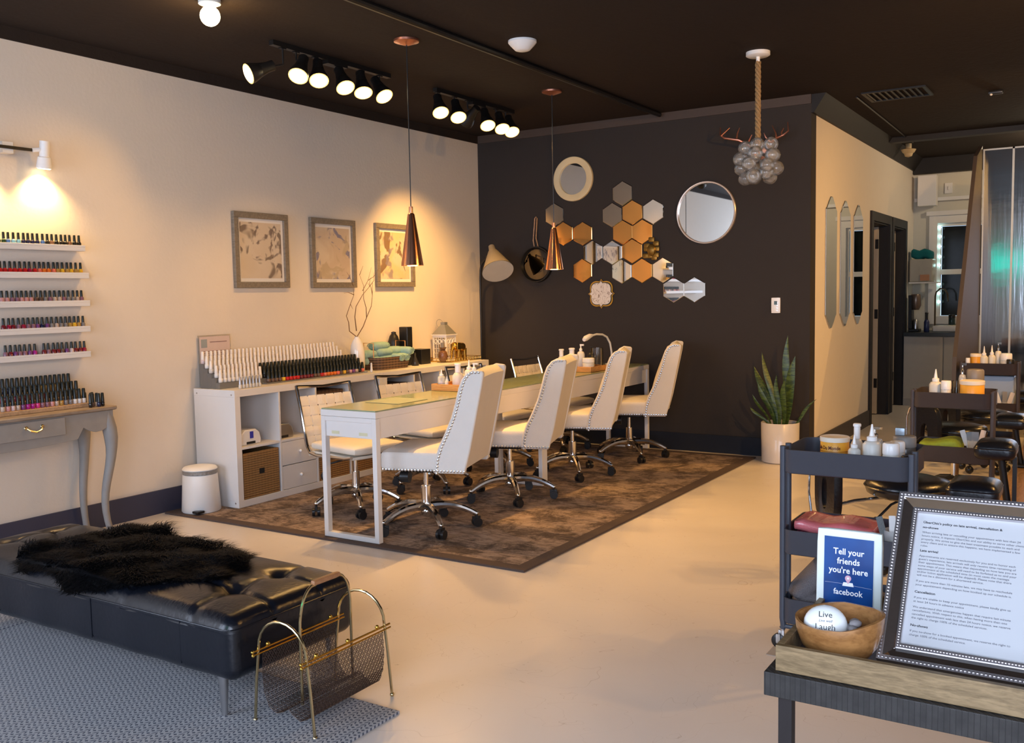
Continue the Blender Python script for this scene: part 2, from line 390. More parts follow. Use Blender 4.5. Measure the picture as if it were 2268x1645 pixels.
# far window
wf = G(); wf.frame(WX0-.09, WX1+.09, WZ0-.06, WZ1+.09, .09, 8.17, 8.2); wf.frame(WX0, WX1, WZ0, WZ1, .035, 8.20, 8.26)
wf.box(WX0+.035, WX1-.035, 8.205, 8.25, 1.50, 1.56); wf.box(WX0-.12, WX1+.12, 8.15, 8.2, WZ1+.09, WZ1+.14)
wn = struct(wf.build('window_1', WHITE, smooth=False))
G().box(WX0+.036, WX1-.036, 8.30, 8.305, WZ0+.036, WZ1-.036).build('pane', M('dark_glass', (.01, .012, .012), .12, var=.3, spec=.12), wn, smooth=False)
wallbox('trim_7', 3.145, XR, 8.16, 8.2, 2.36, 2.40, WHITE); 

# wooden platform under the pedicure chairs
tag(G().box(4.61, XR-.02, -.4, 7.2, .001, .16).build('wood_platform', mat_wood('brown_plank', (.20, .11, .05), (.42, .26, .13), .35, 3, (8, 1, 8)), smooth=False),
    'low brown wooden platform along the right side of the room', 'platform')

# ------------------------------------------------------------------ rugs
r = thing('area_rug', 'large distressed brown rug with dark border under the manicure desk', 'rug')
RX0, RX1, RY0, RY1 = .05, 2.74, -.13, 3.47
G().box(RX0+.07, RX1-.07, RY0+.07, RY1-.07, .001, .011).build('rug_field', RUG, r, smooth=False)
g = G(); g.box(RX0, RX1, RY0, RY0+.07, .001, .012); g.box(RX0, RX1, RY1-.07, RY1, .001, .012); g.box(RX0, RX0+.07, RY0+.07, RY1-.07, .001, .012); g.box(RX1-.07, RX1, RY0+.07, RY1-.07, .001, .012)
g.build('border', RUGB, r, smooth=False)
tag(G().box(1.27, 3.2, -3.9, -1.66, .001, .009).build('woven_rug', BRUG, smooth=False), 'blue grey woven rug with arrow rows under the black bench', 'rug')
tag(G().box(.40, 1.262, -3.9, -1.62, .001, .009).build('woven_rug', BRUG, smooth=False), 'second woven rug beyond the seam at the left, mostly behind the bench', 'rug')
# door mat by the cart
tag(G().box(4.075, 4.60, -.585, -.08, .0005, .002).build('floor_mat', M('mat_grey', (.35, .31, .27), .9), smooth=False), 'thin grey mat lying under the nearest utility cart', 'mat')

# ------------------------------------------------------------------ shelf units (two, four by two cubbies)
def shelf_unit(y0, label, drawers):
    t = thing('cubby_shelf', label, 'shelf unit', (.016, y0, .012 if y0 < 3 else 0), 0, 'white cubby shelf units along the left wall')
    D = .39; g = G(); L = 1.47; H = .765; o_ = .045; ci = (L-2*o_-3*.016)/4; hi = (H-2*o_-.016)/2
    g.box(0, D, 0, L, H-o_, H); g.box(0, D, 0, L, 0, o_); g.box(0, D, 0, o_, o_, H-o_); g.box(0, D, L-o_, L, o_, H-o_)
    for k in range(3):
        y = o_+ci*(k+1)+.016*k; g.box(.002, D-.002, y, y+.016, o_, H-o_)
    for k in range(4):
        y = o_+(ci+.016)*k; g.box(.003, D-.003, y, y+ci, o_+hi, o_+hi+.016)
    g.box(0, .004, o_, L-o_, o_, H-o_)
    g.build('body', WHITE, t, smooth=False, bevel=.0015)
    g = G()
    for (x, z) in ((.03, .03), (D-.03, .03), (.03, H-.03), (D-.03, H-.03)): g.cyl((x, -.001, z), (x, .002, z), .006, n=10)
    g.build('screw_caps', STEEL, t)
    for c in drawers:
        for q in range(2):
            y = o_+(ci+.016)*c; z0 = o_+q*(hi/2)+.003
            d = G().box(.02, D-.004, y+.003, y+ci-.003, z0, z0+hi/2-.005).build('drawer', WHITE, t, smooth=False, bevel=.002)
            G().sph((D+.008, y+ci/2, z0+hi/4), .011, 10).cyl((D-.004, y+ci/2, z0+hi/4), (D+.006, y+ci/2, z0+hi/4), .005, n=8).build('knob', WHITEG, d)
    return t, o_, ci, hi
KY = .165
KT = .777
shelf_unit(KY, 'near white cubby shelf unit, its grey end panel beside the pedal bin', [1])
shelf_unit(KY+1.472, 'far white cubby shelf unit reaching to the dark wall corner', [])
def cub(unit, c, row): return (KY+1.472*unit+.045+(.333+.016)*c, .045+.012+row*(.3295+.016))
def wick(unit, c, label):
    y, z = cub(unit, c, 0); w_ = .333
    t = thing('storage_basket', label, 'basket', (.21, y+w_/2, z+.001), 0, 'brown baskets in the lower cubbies')
    g = G(); g.box(-.18, .19, -.155, .155, 0, .012); g.box(.178, .19, -.155, .155, .012, .30); g.box(-.18, -.168, -.155, .155, .012, .30); g.box(-.168, .178, -.155, -.143, .012, .30); g.box(-.168, .178, .143, .155, .012, .30)
    g.build('basket_body', WICK, t, smooth=False, bevel=.004)
    G().box(.1895, .1915, -.022, .022, .15, .185).build('handle_hole', HOLE, t, smooth=False)
wick(0, 0, 'brown woven basket in the lowest cubby nearest the pedal bin')
wick(0, 2, 'brown woven basket in the near shelf unit, partly behind the front woven chair')
wick(0, 3, 'brown woven basket in the last cubby of the near shelf unit')
wick(1, 1, 'brown woven basket in the far shelf unit behind the desk')
# dark box in an upper cubby
y, z = cub(0, 2, 1); tag(G().box(.05, .37, y+.02, y+.31, z+.001, z+.29).build('storage_box', WICKD, smooth=False, bevel=.004), 'dark brown box in the upper cubby above the front woven chair', 'box')
y, z = cub(1, 0, 1); tag(G().box(.05, .37, y+.02, y+.31, z+.001, z+.27).build('storage_box', M('shadow_grey_box', (.10, .07, .05), .7), smooth=False, bevel=.004), 'brown box in the first upper cubby of the far shelf unit', 'box')  # box material is a plain brown
# curing lamps
def curing(y, z, label, blue):
    t = thing('nail_lamp', label, 'nail lamp', (.27, y, z+.001), 0, 'nail curing lamps in the upper cubbies')
    g = G(); prof = [(-.085, 0), (.085, 0), (.088, .03), (.075, .075), (.045, .098), (-.045, .098), (-.075, .075), (-.088, .03)]
    g.prism([(a, b) for a, b in prof], -.07, .085, Matrix(((0,0,1,0),(1,0,0,0),(0,1,0,0),(0,0,0,1))))
    g.build('housing', WHITEG if blue else STEEL, t, angle=50, bevel=.006)
    if blue: G().box(.084, .087, -.010, .020, .040, .085).build('display', M('blue_display', (.03, .03, .25), .3, emit=(.05, .06, .5, .06)), t, smooth=False)
    G().box(.083, .0865, -.04, .035, .004, .02).build('opening', BLACKP, t, smooth=False)
    G().tube([(-.05, -.05, .08), (-.06, -.055, .14), (-.04, -.062, .17), (-.05, -.05, .19), (-.08, -.03, .12), (-.1, -.02, .02)], .004, 6).build('power_cord', BLACKP, t)
y, z = cub(0, 0, 1); curing(y+.125, z, 'white nail lamp with small blue display in the first upper cubby', True)
y, z = cub(0, 1, 1); curing(y+.075, z, 'silver nail lamp in the second upper cubby', False)

# ------------------------------------------------------------------ desks
def desk(y0, label, vis):
    t = thing('manicure_desk', label, 'desk', (1.392, y0, .013), 0, 'long white manicure desks')
    H = .722; W_ = .40; L = 1.798
    g = G(); g.box(0, W_, 0, L, H-.035, H); g.build('desktop', WHITE, t, smooth=False, bevel=.002)
    g = G(); g.box(.012, W_-.012, .012, L-.012, H-.15, H-.0355); g.build('drawer_box', WHITE, t, smooth=False, bevel=.002)
    for s, yy in ((0, .0), (1, L-.035)):
        g = G(); lw = .03
        g.box(0, lw, yy, yy+.035, 0, H-.036); g.box(W_-lw, W_, yy, yy+.035, 0, H-.036); g.box(lw, W_-lw, yy, yy+.035, 0, .028); g.box(lw, W_-lw, yy, yy+.035, H-.062, H-.036)
        g.build('leg_frame', WHITE, t, smooth=False, bevel=.002)
    if y0 < 1:
        for xx, ww in ((.07, .055), (.27, .06)): G().box(xx, xx+ww, .0105, .0119, H-.135, H-.118).build('tape_mark', M('yellow_tape', (.62, .60, .40), .7), t, smooth=False)
    G().box(.004, W_-.004, .004, L-.004, H+.0005, H+.007).build('glass_top', GLASSG, t, smooth=False, label='greenish glass sheet on the top')
    return t
desk(-.09, 'near white manicure desk with open leg frame at its end', 1)
desk(-.09+1.80, 'far white manicure desk reaching towards the dark wall', 1)
DT_ = .7425

# ------------------------------------------------------------------ chairs
def star_base(t, a0, r=.29, mat=CHROME, z_hub=.14):
    for k in range(5):
        a = math.radians(a0+72*k); c, s = math.cos(a), math.sin(a)
        pts = []; rr = []
        for q in range(9):
            f = q/8; d = .02+f*(r-.02); z = z_hub-.01-.055*f**2.2+.012*math.sin(f*PI); pts.append((c*d, s*d, z)); rr.append(.027-.012*f)
        g = G().tube(pts, rr, 10); g.sph((c*r, s*r, z_hub-.062), .014, 10)
        g.build('base_leg', mat, t)
        M_ = T(c*r, s*r, 0) @ rotm('Z', a+random.uniform(-1.2, 1.2))
        g = G()
        for sg in (-1, 1): g.cyl((0, sg*.008, .027), (0, sg*.024, .027), .026, n=18, M=M_)
        g.cyl((0, 0, .027), (0, 0, .08), .008, n=8, M=M_)
        g.prism([(-.028, -.007), (.02, -.007), (.02, .007), (-.028, .007)], .03, .062, M_)
        g.build('caster', BLACKP, t)
def wing_chair(loc, rz, a0, label):
    """faces local -x"""
    t = thing('upholstered_desk_chair', label, 'chair', (loc[0], loc[1], .013), rz, 'ivory high-back desk chairs along the right of the desk')
    star_base(t, a0-math.degrees(rz))
    g = G().cyl((0,0,.10), (0,0,.25), .029, n=18).cyl((0,0,.25), (0,0,.345), .014, n=14); g.sph((0,0,.10), .035, 12); g.build('gas_cylinder', CHROME, t)
    g = G().rbox((0,0,.353), (.11, .07, .018), .012, 3); g.cyl((-.10,-.13,.325), (-.05,-.13,.325), .035, n=14); g.cyl((-.07,-.13,.325), (-.07,-.02,.35), .008, n=8); g.build('tilt_mechanism', BLACKP, t)
    # seat
    def sf(p):
        q = p.copy()
        if q.z > 0: q.z += .012*(1-(q.y/.25)**2)*(1-min(1, abs(q.x)/.27)**2)
        return q
    G().rbox((.012, 0, .43), (.198, .245, .058), .03, 7, fn=sf).build('seat', LINEN, t)
    # wings: side profile (x, z); front edge then rear edge
    front = [(.13, .37), (.14, .45), (.165, .52), (.205, .60), (.24, .68), (.265, .76), (.285, .84), (.305, .89), (.335, .925), (.37, .942)]
    rear = [(.425, .935), (.43, .92), (.42, .86), (.395, .74), (.37, .62), (.345, .50), (.31, .37)]
    for sg in (-1, 1):
        poly = front+rear; g = G(); y0 = sg*.215; y1 = sg*.25
        n = len(poly); vs = [(x, y0, z) for x, z in poly]+[(x, y1, z) for x, z in poly]
        fs = [tuple(range(n)), tuple(range(n, 2*n))[::-1]]+[(i, (i+1) % n, n+(i+1) % n, n+i) for i in range(n)]
        g.add(vs, fs); g.build('side_wing', LINEN, t, bevel=.008)
        g = G(); yo = sg*.2515
        line = [(x+.021, z+(.0 if i < len(front)-1 else -.014)) for i, (x, z) in enumerate(front)]+[(.41, .928)]
        segs = [line, [(.12, .384), (.31, .384)], [(-.165, .384), (.12, .384)]]
        for sI, ln in enumerate(segs):
            tot = 0; nxt = 0
            for (x0_, z0_), (x1_, z1_) in zip(ln[:-1], ln[1:]):
                L = math.hypot(x1_-x0_, z1_-z0_)
                while nxt <= tot+L:
                    f = (nxt-tot)/L; yy = yo if (x0_+(x1_-x0_)*f) > .115 else sg*.2445
                    g.sph((x0_+(x1_-x0_)*f, yy, z0_+(z1_-z0_)*f), .0078, 6, sc_=(1, .6, 1)); nxt += .0190
                tot += L
        g.build('nailhead_trim', STEEL, t)
    # back slab between the wings, front side bulging
    g = G(); rows = 14; cols = 9; prof = []
    for i in range(rows+1):
        f = i/rows; z = .40+f*.538; xr = .31+.12*((z-.37)/.56)
        xf = xr-.15+f*.045 if f > .05 else xr-.17
        prof.append((z, xr, xf))
    vs = []; fs = []
    for i, (z, xr, xf) in enumerate(prof):
        f = i/rows; rd = 1 if f < .93 else math.sqrt(max(0, 1-((f-.93)/.07)**2))
        for j in range(cols+1):
            y = -.214+.428*j/cols; b = .03*(1-(abs(y)/.214)**3)*math.sin(PI*min(1, f*.9+.1))
            vs.append(((xf-b)*rd+(xr+xf)/2*(1-rd), y, z+.006*(1-(y/.214)**2)*f))
    for i, (z, xr, xf) in enumerate(prof):
        f = i/rows; rd = 1 if f < .93 else math.sqrt(max(0, 1-((f-.93)/.07)**2))
        for j in range(cols+1):
            y = -.214+.428*j/cols; vs.append((xr*rd+(xr+xf)/2*(1-rd), y, z+.006*(1-(y/.214)**2)*f))
    K = (rows+1)*(cols+1)
    for i in range(rows):
        for j in range(cols):
            a = i*(cols+1)+j; b_ = a+cols+1; fs += [(a, a+1, b_+1, b_), (K+a, K+b_, K+b_+1, K+a+1)]
    for i in range(rows):
        for j in (0, cols): a = i*(cols+1)+j; b_ = a+cols+1; fs.append((a, b_, K+b_, K+a))
    for j in range(cols): fs.append((j, j+1, K+j+1, K+j)); a = rows*(cols+1)+j; fs.append((a, K+a, K+a+1, a+1))
    g.add(vs, fs); g.build('backrest', LINEN, t, angle=60)
    return t
for loc, rz, a0, lb in (((1.80, .33), 18, -109, 'ivory desk chair nearest the camera, its side lit bluish, silver nailhead trim'),
                        ((1.80, 1.24), 19, -120, 'second ivory desk chair with nailhead trim from the camera along the desk'),
                        ((1.78, 2.14), 21, -124, 'third ivory desk chair with nailhead trim from the camera along the desk'),
                        ((1.84, 3.00), 20, -118, 'farthest ivory desk chair with nailhead trim, against the dark wall')):
    wing_chair(loc, math.radians(rz), a0, lb)

def woven_chair(loc, rz, a0, label):
    """faces local +x"""
    t = thing('woven_desk_chair', label, 'chair', (loc[0], loc[1], .013), rz, 'chrome and cream woven strap chairs between shelf and desk')
    star_base(t, a0-math.degrees(rz), .27)
    g = G().cyl((0,0,.10), (0,0,.25), .024, n=16).cyl((0,0,.25), (0,0,.335), .013, n=12); g.sph((0,0,.10), .032, 12, sc_=(1,1,.8)); g.build('gas_cylinder', CHROME, t)
    g = G().rbox((0,0,.343), (.08, .05, .015), .01, 3); g.tube([(0,-.04,.34), (-.06,-.16,.31), (-.08,-.18,.25)], .005, 8); g.sph((-.085,-.185,.235), .017, 10, sc_=(1,1,1.6)); g.build('tilt_mechanism', BLACKP, t)
    for sg in (-1, 1):
        pts = [(.24, sg*.205, .385), (.18, sg*.205, .375), (-.12, sg*.205, .365), (-.19, sg*.205, .375), (-.225, sg*.205, .42), (-.25, sg*.205, .52), (-.285, sg*.205, .66), (-.325, sg*.205, .79)]
        G().tube(pts, .011, 10).build('side_rail', CHROME, t)
    G().tube([(-.325, sg_*.205, .785-.012*(1-abs(sg_))) for sg_ in (-1, -.6, 0, .6, 1)], .009, 10).build('top_rail', CHROME, t)
    G().tube([(0,-.205,.367), (0,.205,.367)], .010, 8).build('cross_bar', CHROME, t)
    # woven back: horizontal and vertical straps
    def back(z):
        f = (z-.42)/.33; return -.228-.085*f
    g = G(); nz_, ny_ = 6, 6
    zs = [.352+.062*i for i in range(nz_)]
    for i, z in enumerate(zs):
        st = []; 
        for q in range(25):
            y = -.202+.404*q/24; ph = math.sin(y/.404*ny_*PI+i*PI)*.0035; st.append((y, ph))
        vs = []; fs = []
        for y, ph in st:
            x0_ = back(z)+ph; x1_ = back(z+.054)+ph
            vs += [(x0_, y, z), (x1_, y, z+.054), (x1_-.003, y, z+.054), (x0_-.003, y, z)]
        for q in range(24):
            a = q*4; fs += [(a, a+4, a+5, a+1), (a+2, a+6, a+7, a+3), (a+1, a+5, a+6, a+2), (a, a+3, a+7, a+4)]
        g.add(vs, fs)
    for j in range(ny_):
        y = -.168+.0672*j; vs = []; fs = []
        for q in range(25):
            z = .352+.37*q/24; ph = -math.sin(((z-.352)/.062)*PI)*.0035*(1 if j % 2 else -1); x = back(z)+ph
            vs += [(x, y-.0295, z), (x, y+.0295, z), (x-.003, y+.0295, z), (x-.003, y-.0295, z)]
        for q in range(24):
            a = q*4; fs += [(a, a+1, a+5, a+4), (a+2, a+3, a+7, a+6), (a+1, a+2, a+6, a+5), (a, a+4, a+7, a+3)]
        g.add(vs, fs)
    g.build('woven_back', CREAM, t, smooth=False)
    G().rbox((.02, 0, .376), (.225, .195, .012), .01, 4).build('seat_sling', CREAM, t)
    G().rbox((.04, 0, .42), (.235, .205, .032), .028, 7, fn=lambda p: Vector((p.x, p.y, p.z*(1-.3*(abs(p.y)/.22)**3)))).build('seat_cushion', CREAM, t, label='padded cream seat cushion')
    return t
for loc, rz, a0, lb in (((1.12, .49), -12, -115, 'front cream woven strap chair with chrome frame, beside the desk end'),
                        ((1.11, 1.27), -12, -100, 'second cream woven strap chair from the camera, behind the desk'),
                        ((1.09, 2.15), -8, -110, 'third cream woven strap chair, only its back visible behind the desk items'),
                        ((1.09, 3.12), -4, -120, 'farthest cream woven strap chair, its chrome back in front of the dark wall')):
    woven_chair(loc, math.radians(rz), a0, lb)

# ------------------------------------------------------------------ bench, fur, magazine rack
BX0, BX1, BY0, BY1, BZ0, BZ1 = 1.09, 2.812, -2.008, -1.425, .137, .348
t = thing('tufted_bench', 'long black tufted leather bench on steel legs at lower left', 'bench', ((BX0+BX1)/2, (BY0+BY1)/2, 0))
TX = [2.60-.345*k-(BX0+BX1)/2 for k in range(5)]; TY = [-1.80-(BY0+BY1)/2, -1.595-(BY0+BY1)/2]
hx, hy, hz = (BX1-BX0)/2, (BY1-BY0)/2, (BZ1-BZ0)/2
def seg(px, py, ax, ay, bx, by):
    dx, dy = bx-ax, by-ay; L = dx*dx+dy*dy; u = max(0, min(1, ((px-ax)*dx+(py-ay)*dy)/L)); return math.hypot(px-ax-u*dx, py-ay-u*dy)
def bf(p):
    q = p.copy()
    if p.z > hz*.55:
        ex = 1-(abs(p.x)/hx)**6; ey = 1-(abs(p.y)/hy)**4; q.z += .028*max(0, ex)*max(0, ey)
        d = 9; 
        for tx in TX:
            for ty in TY: d = min(d, math.hypot(p.x-tx, p.y-ty))
        q.z -= .04*math.exp(-(d/.038)**1.3)
        c = 9
        for k, tx in enumerate(TX):
            c = min(c, seg(p.x, p.y, tx, TY[0], tx, TY[1]), seg(p.x, p.y, tx, TY[0], tx+.03, -hy), seg(p.x, p.y, tx, TY[1], tx, hy))
            if k < 4:
                c = min(c, seg(p.x, p.y, tx, TY[0], TX[k+1], TY[1]), seg(p.x, p.y, tx, TY[0], TX[k+1], TY[0]))
        c = min(c, seg(p.x, p.y, TX[0], TY[0], hx, TY[0]-.02), seg(p.x, p.y, TX[0], TY[1], hx, TY[1]))
        q.z -= .009*math.exp(-(c/.011)**2)
    else:
        q.y += math.copysign(.006, p.y)*math.sin(p.x*23)*(.3 if abs(p.y) > hy*.9 else 0)
    return q
G().rbox((0, 0, (BZ0+BZ1)/2), (hx, hy, hz), .045, 90, fn=bf).build('cushion', LEATHER, t, angle=80)
g = G()
for zz, in ((hz+(BZ0+BZ1)/2-.036,),):
    g.tube([(-hx+.02, -hy-.001, zz), (hx-.04, -hy-.001, zz), (hx-.012, -hy+.012, zz), (hx+.001, -hy+.04, zz), (hx+.001, hy-.04, zz)], .0022, 6)
for x in (-.45, .14, .62): g.tube([(x, -hy-.001, zz), (x, -hy-.001, BZ0+.03)], .0018, 6)
g.build('piping', LEATHER, t)
g = G()
for tx in TX:
    for ty in TY: g.sph((tx, ty, BZ1-.010), .011, 8, sc_=(1, 1, .5))
g.build('buttons', LEATHER, t)
for x in (-hx+.10, hx-.088):
    for y in (-hy+.04, hy-.05): G().tube([(x, y, .0095), (x, y, .165)], [.010, .018], 14).build('leg', STEEL, t)
# sheepskin
t = thing('fur_throw', 'shaggy black fur throw draped over the leather bench', 'throw', (0, 0, 0))
poly = [(1.50, -1.80), (1.55, -1.96), (1.66, -2.015), (1.78, -1.975), (1.90, -2.01), (2.04, -2.03), (2.141, -2.008), (2.257, -1.966), (2.393, -1.882), (2.498, -1.799), (2.477, -1.652), (2.372, -1.547), (2.194, -1.505), (1.953, -1.452), (1.743, -1.437), (1.585, -1.463), (1.54, -1.60), (1.49, -1.68)]
def inside(x, y):
    c = False; j = len(poly)-1
    for i in range(len(poly)):
        xi, yi = poly[i]; xj, yj = poly[j]
        if (yi > y) != (yj > y) and x < (xj-xi)*(y-yi)/(yj-yi)+xi: c = not c
        j = i
    return c
def pd(x, y): return min(seg(x, y, *poly[i], *poly[(i+1) % len(poly)]) for i in range(len(poly)))
def furz(x, y):
    z = BZ1+.020
    if y < BY0+.03: u = BY0+.03-y; z -= u*.8
    return z
vs = []; idx = {}; fs = []; st = .02
for i in range(66):
    for j in range(38):
        x = 1.34+i*st; y = -2.12+j*st
        if inside(x, y):
            d = pd(x, y); h = min(1, d/.05); yy = max(y, BY0-.012) if y < BY0 else y
            idx[(i, j)] = len(vs); vs.append((x, yy, furz(x, y)+.018*h+.008*math.sin(x*31)*math.sin(y*27)))
for (i, j) in idx:
    q = [(i, j), (i+1, j), (i+1, j+1), (i, j+1)]
    if all(k in idx for k in q): fs.append(tuple(idx[k] for k in q))
g = G(); g.add(vs, fs); o = g.build('hide', FUR, t, angle=180); sm = o.modifiers.new('solid', 'SOLIDIFY'); sm.thickness = .012; sm.offset = -1
vs = []; fs = []; rnd = random.Random(3)
cnt = 0
while cnt < 42000:
    x = rnd.uniform(1.33, 2.60); y = rnd.uniform(-2.14, -1.40)
    if not inside(x, y): continue
    cnt += 1; yy = max(y, BY0-.012) if y < BY0 else y; z0 = furz(x, y)+.016*min(1, pd(x, y)/.05)+.008*math.sin(x*31)*math.sin(y*27)
    sw = math.sin(x*9+y*4)*1.2+math.sin(y*13-x*3)*1.1; a = sw+rnd.gauss(0, .7); L = rnd.uniform(.045, .085)*(1+.35*math.sin(x*17+y*11)*math.sin(y*23-x*9))
    dx, dy = math.cos(a)*L*.75, math.sin(a)*L*.75; up = L*(.38+.16*math.sin(x*14-y*19))
    if y < BY0+.04: dy = -abs(dy)*.7; up = -L*.12
    wd = rnd.uniform(.0012, .0022); px_, py_ = -math.sin(a)*wd, math.cos(a)*wd; b = len(vs)
    vs += [(x-px_, yy-py_, z0), (x+px_, yy+py_, z0), (x+dx*.5-px_*.8, yy+dy*.5-py_*.8, z0+up*.75), (x+dx*.5+px_*.8, yy+dy*.5+py_*.8, z0+up*.75), (x+dx, yy+dy, z0+up*(.8 if up > 0 else 1))]
    fs += [(b, b+1, b+3, b+2), (b+2, b+3, b+4)]
me = bpy.data.meshes.new('fur'); me.from_pydata(vs, [], fs); me.materials.append(FUR); o = bpy.data.objects.new('fur', me); COL.objects.link(o); o.parent = t; o['kind'] = 'stuff'

t = thing('magazine_rack', 'brass magazine rack with perforated basket at the bench end', 'magazine rack', (0, 0, 0))
for y in (-1.94, -1.57):
    pts = [(2.835, y, .006), (2.848, y, .15), (2.862, y, .25)]
    for k in range(1, 12):
        a = PI-PI*k/12; pts.append((2.966+.104*math.cos(a), y, .252+.098*math.sin(a)))
    pts += [(3.07, y, .25), (3.082, y, .15), (3.095, y, .006)]
    G().tube(pts, .0048, 8).sph((2.835, y, .008), .008, 8).sph((3.095, y, .008), .008, 8).build('end_hoop', BRASS, t)
for x in (2.862, 3.072):
    g = G().tube([(x, -1.965, .243), (x, -1.545, .243)], .0035, 8); g.tube([(x+.003, -1.965, .232), (x+.003, -1.545, .232)], .003, 8)
    for y in (-1.90, -1.755, -1.61): g.sph((x, y, .251), .0075, 8)
    for y in (-1.965,): g.sph((x, y, .243), .006, 8).sph((x+.002, y, .232), .006, 8)
    g.build('rail', GOLD, t)
pts = [(2.966, -1.86, .055), (2.966, -1.86, .30)]
for k in range(1, 8):
    a = PI-PI/2*k/8; pts.append((2.966, -1.79+.07*math.cos(a), .30+.13*math.sin(a)))
pts += [(2.966, -1.755, .432), (2.966, -1.70, .436)]
for k in range(0, 8):
    a = PI/2-PI/2*k/8; pts.append((2.966, -1.68+.06*math.cos(a), .31+.125*math.sin(a)))
pts += [(2.966, -1.62, .055)]
h = G().tube(pts, .0048, 8).build('carry_handle', BRASS, t)
G().rbox((2.966, -1.735, .436), (.010, .062, .009), .006, 4).build('handle_grip', mat_wood('brown_leather_grip', (.28, .12, .05), (.38, .18, .08)), h)
def bprof(s):
    # s in 0..1 along W shaped section, returns x,z
    P_ = [(2.865, .232), (2.86, .16), (2.865, .10), (2.885, .055), (2.915, .042), (2.945, .052), (2.966, .072), (2.987, .052), (3.02, .038), (3.055, .055), (3.072, .10), (3.078, .16), (3.075, .232)]
    L = [0]
    for a, b in zip(P_[:-1], P_[1:]): L.append(L[-1]+math.hypot(b[0]-a[0], b[1]-a[1]))
    u = s*L[-1]
    for i in range(len(L)-1):
        if u <= L[i+1]+1e-9:
            f = (u-L[i])/(L[i+1]-L[i]); return P_[i][0]+(P_[i+1][0]-P_[i][0])*f, P_[i][1]+(P_[i+1][1]-P_[i][1])*f
    return P_[-1]
SL = .62; R_ = .0095; vs = []; fs = []; y0_, y1_ = -1.925, -1.585
def bp3(u, v): x, z = bprof(max(0, min(1, u/SL))); return (x, max(y0_, min(y1_, v)), z)
ii = 0; u = R_
while u < SL:
    v = y0_+R_*.87*(1 if ii % 2 else 2)-.008
    while v < y1_:
        b = len(vs)
        for k in range(6):
            a = PI/3*k; vs.append(bp3(u+R_*math.cos(a), v+R_*math.sin(a)))
        for k in range(6):
            a = PI/3*k; vs.append(bp3(u+R_*.5*math.cos(a), v+R_*.5*math.sin(a)))
        for k in range(6): fs.append((b+k, b+(k+1) % 6, b+6+(k+1) % 6, b+6+k))
        fs.append(tuple(b+6+k for k in range(6)))
        v += R_*1.732
    u += R_*1.5; ii += 1
me = bpy.data.meshes.new('basket'); me.from_pydata(vs, [], fs); me.materials.append(M('bronze_sheet', (.10, .065, .05), .4, .8))
bm = bmesh.new(); bm.from_mesh(me); bmesh.ops.remove_doubles(bm, verts=bm.verts, dist=.0008); bmesh.ops.dissolve_degenerate(bm, edges=bm.edges, dist=.0005); bm.to_mesh(me); bm.free()
o = bpy.data.objects.new('perforated_basket', me); COL.objects.link(o); o.parent = t
wm = o.modifiers.new('wire', 'WIREFRAME'); wm.thickness = .0024; wm.use_even_offset = False

# ------------------------------------------------------------------ text helper
_font = {}
def textmesh(body, size, align='LEFT', extrude=.0004, name='text', bold=0, sx=1, shear=0):
    c = bpy.data.curves.new(name, 'FONT'); c.body = body; c.size = size; c.align_x = align; c.extrude = extrude; c.resolution_u = 2; c.offset = bold; c.shear = shear
    o = bpy.data.objects.new(name, c); COL.objects.link(o)
    dg = bpy.context.evaluated_depsgraph_get(); me = bpy.data.meshes.new_from_object(o.evaluated_get(dg))
    bpy.data.objects.remove(o); bpy.data.curves.remove(c); me.name = name
    if sx != 1: me.transform(Matrix.Diagonal((sx, 1, 1, 1)))
    return me
def text(body, size, mat, parent, M_, align='LEFT', name='lettering', **k):
    """M_ maps text plane (x right, y up, z towards reader) to parent space"""
    me = textmesh(body, size, align, name=name, **k); me.transform(M_); me.materials.clear(); me.materials.append(mat)
    o = bpy.data.objects.new(name, me); COL.objects.link(o)
    if parent: o.parent = parent
    return o
def basis(o, r, u):
    r = Vector(r).normalized(); u = Vector(u).normalized(); n = r.cross(u); m_ = Matrix((r, u, n)).transposed().to_4x4(); m_.translation = Vector(o); return m_

# ------------------------------------------------------------------ nail polish
BW, BH, CH = .0125, .034, .036
body_me = {}
def polmat(name, col, rough=.15): return M(name, col, rough, var=.05, coat=.3)
PC = {'blue': (.04, .10, .32), 'light blue': (.10, .25, .42), 'navy': (.012, .015, .05), 'dark green': (.015, .035, .02), 'black': (.012, .012, .013), 'red': (.50, .015, .015), 'dark red': (.16, .012, .02), 'crimson': (.30, .01, .04),
      'orange': (.70, .16, .02), 'yellow': (.72, .42, .03), 'pink': (.58, .28, .26), 'mauve': (.25, .12, .16), 'purple': (.17, .05, .18), 'magenta': (.38, .01, .22), 'hot pink': (.60, .04, .22), 'nude': (.50, .38, .30), 'grey': (.22, .20, .19), 'brown': (.12, .07, .05), 'gold': (.42, .25, .06), 'pale pink': (.62, .48, .46), 'clear': (.60, .56, .50), 'white': (.75, .71, .66), 'coral': (.72, .16, .09)}
PM = {k: polmat('polish_'+k.replace(' ', '_'), v) for k, v in PC.items()}
CAPK = M('black_cap', (.010, .014, .013), .3); CAPW = M('white_cap', (.76, .70, .63), .4); CAPG = M('silver_cap', (.42, .42, .44), .3, .6)
g = G().lathe([(.0095, 0), (BW, .002), (BW, .026), (.009, .032), (.006, BH)], 10); BODY = g.mesh('bottle_body', angle=50)
g = G().lathe([(.0078, BH-.001), (.0068, BH+CH-.003), (.0058, BH+CH)], 10); CAP = g.mesh('cap', angle=50)
g = G().lathe([(.0085, 0), (.0105, .002), (.0105, .022), (.008, .026)], 10); BODYS = g.mesh('slim_body', angle=50)
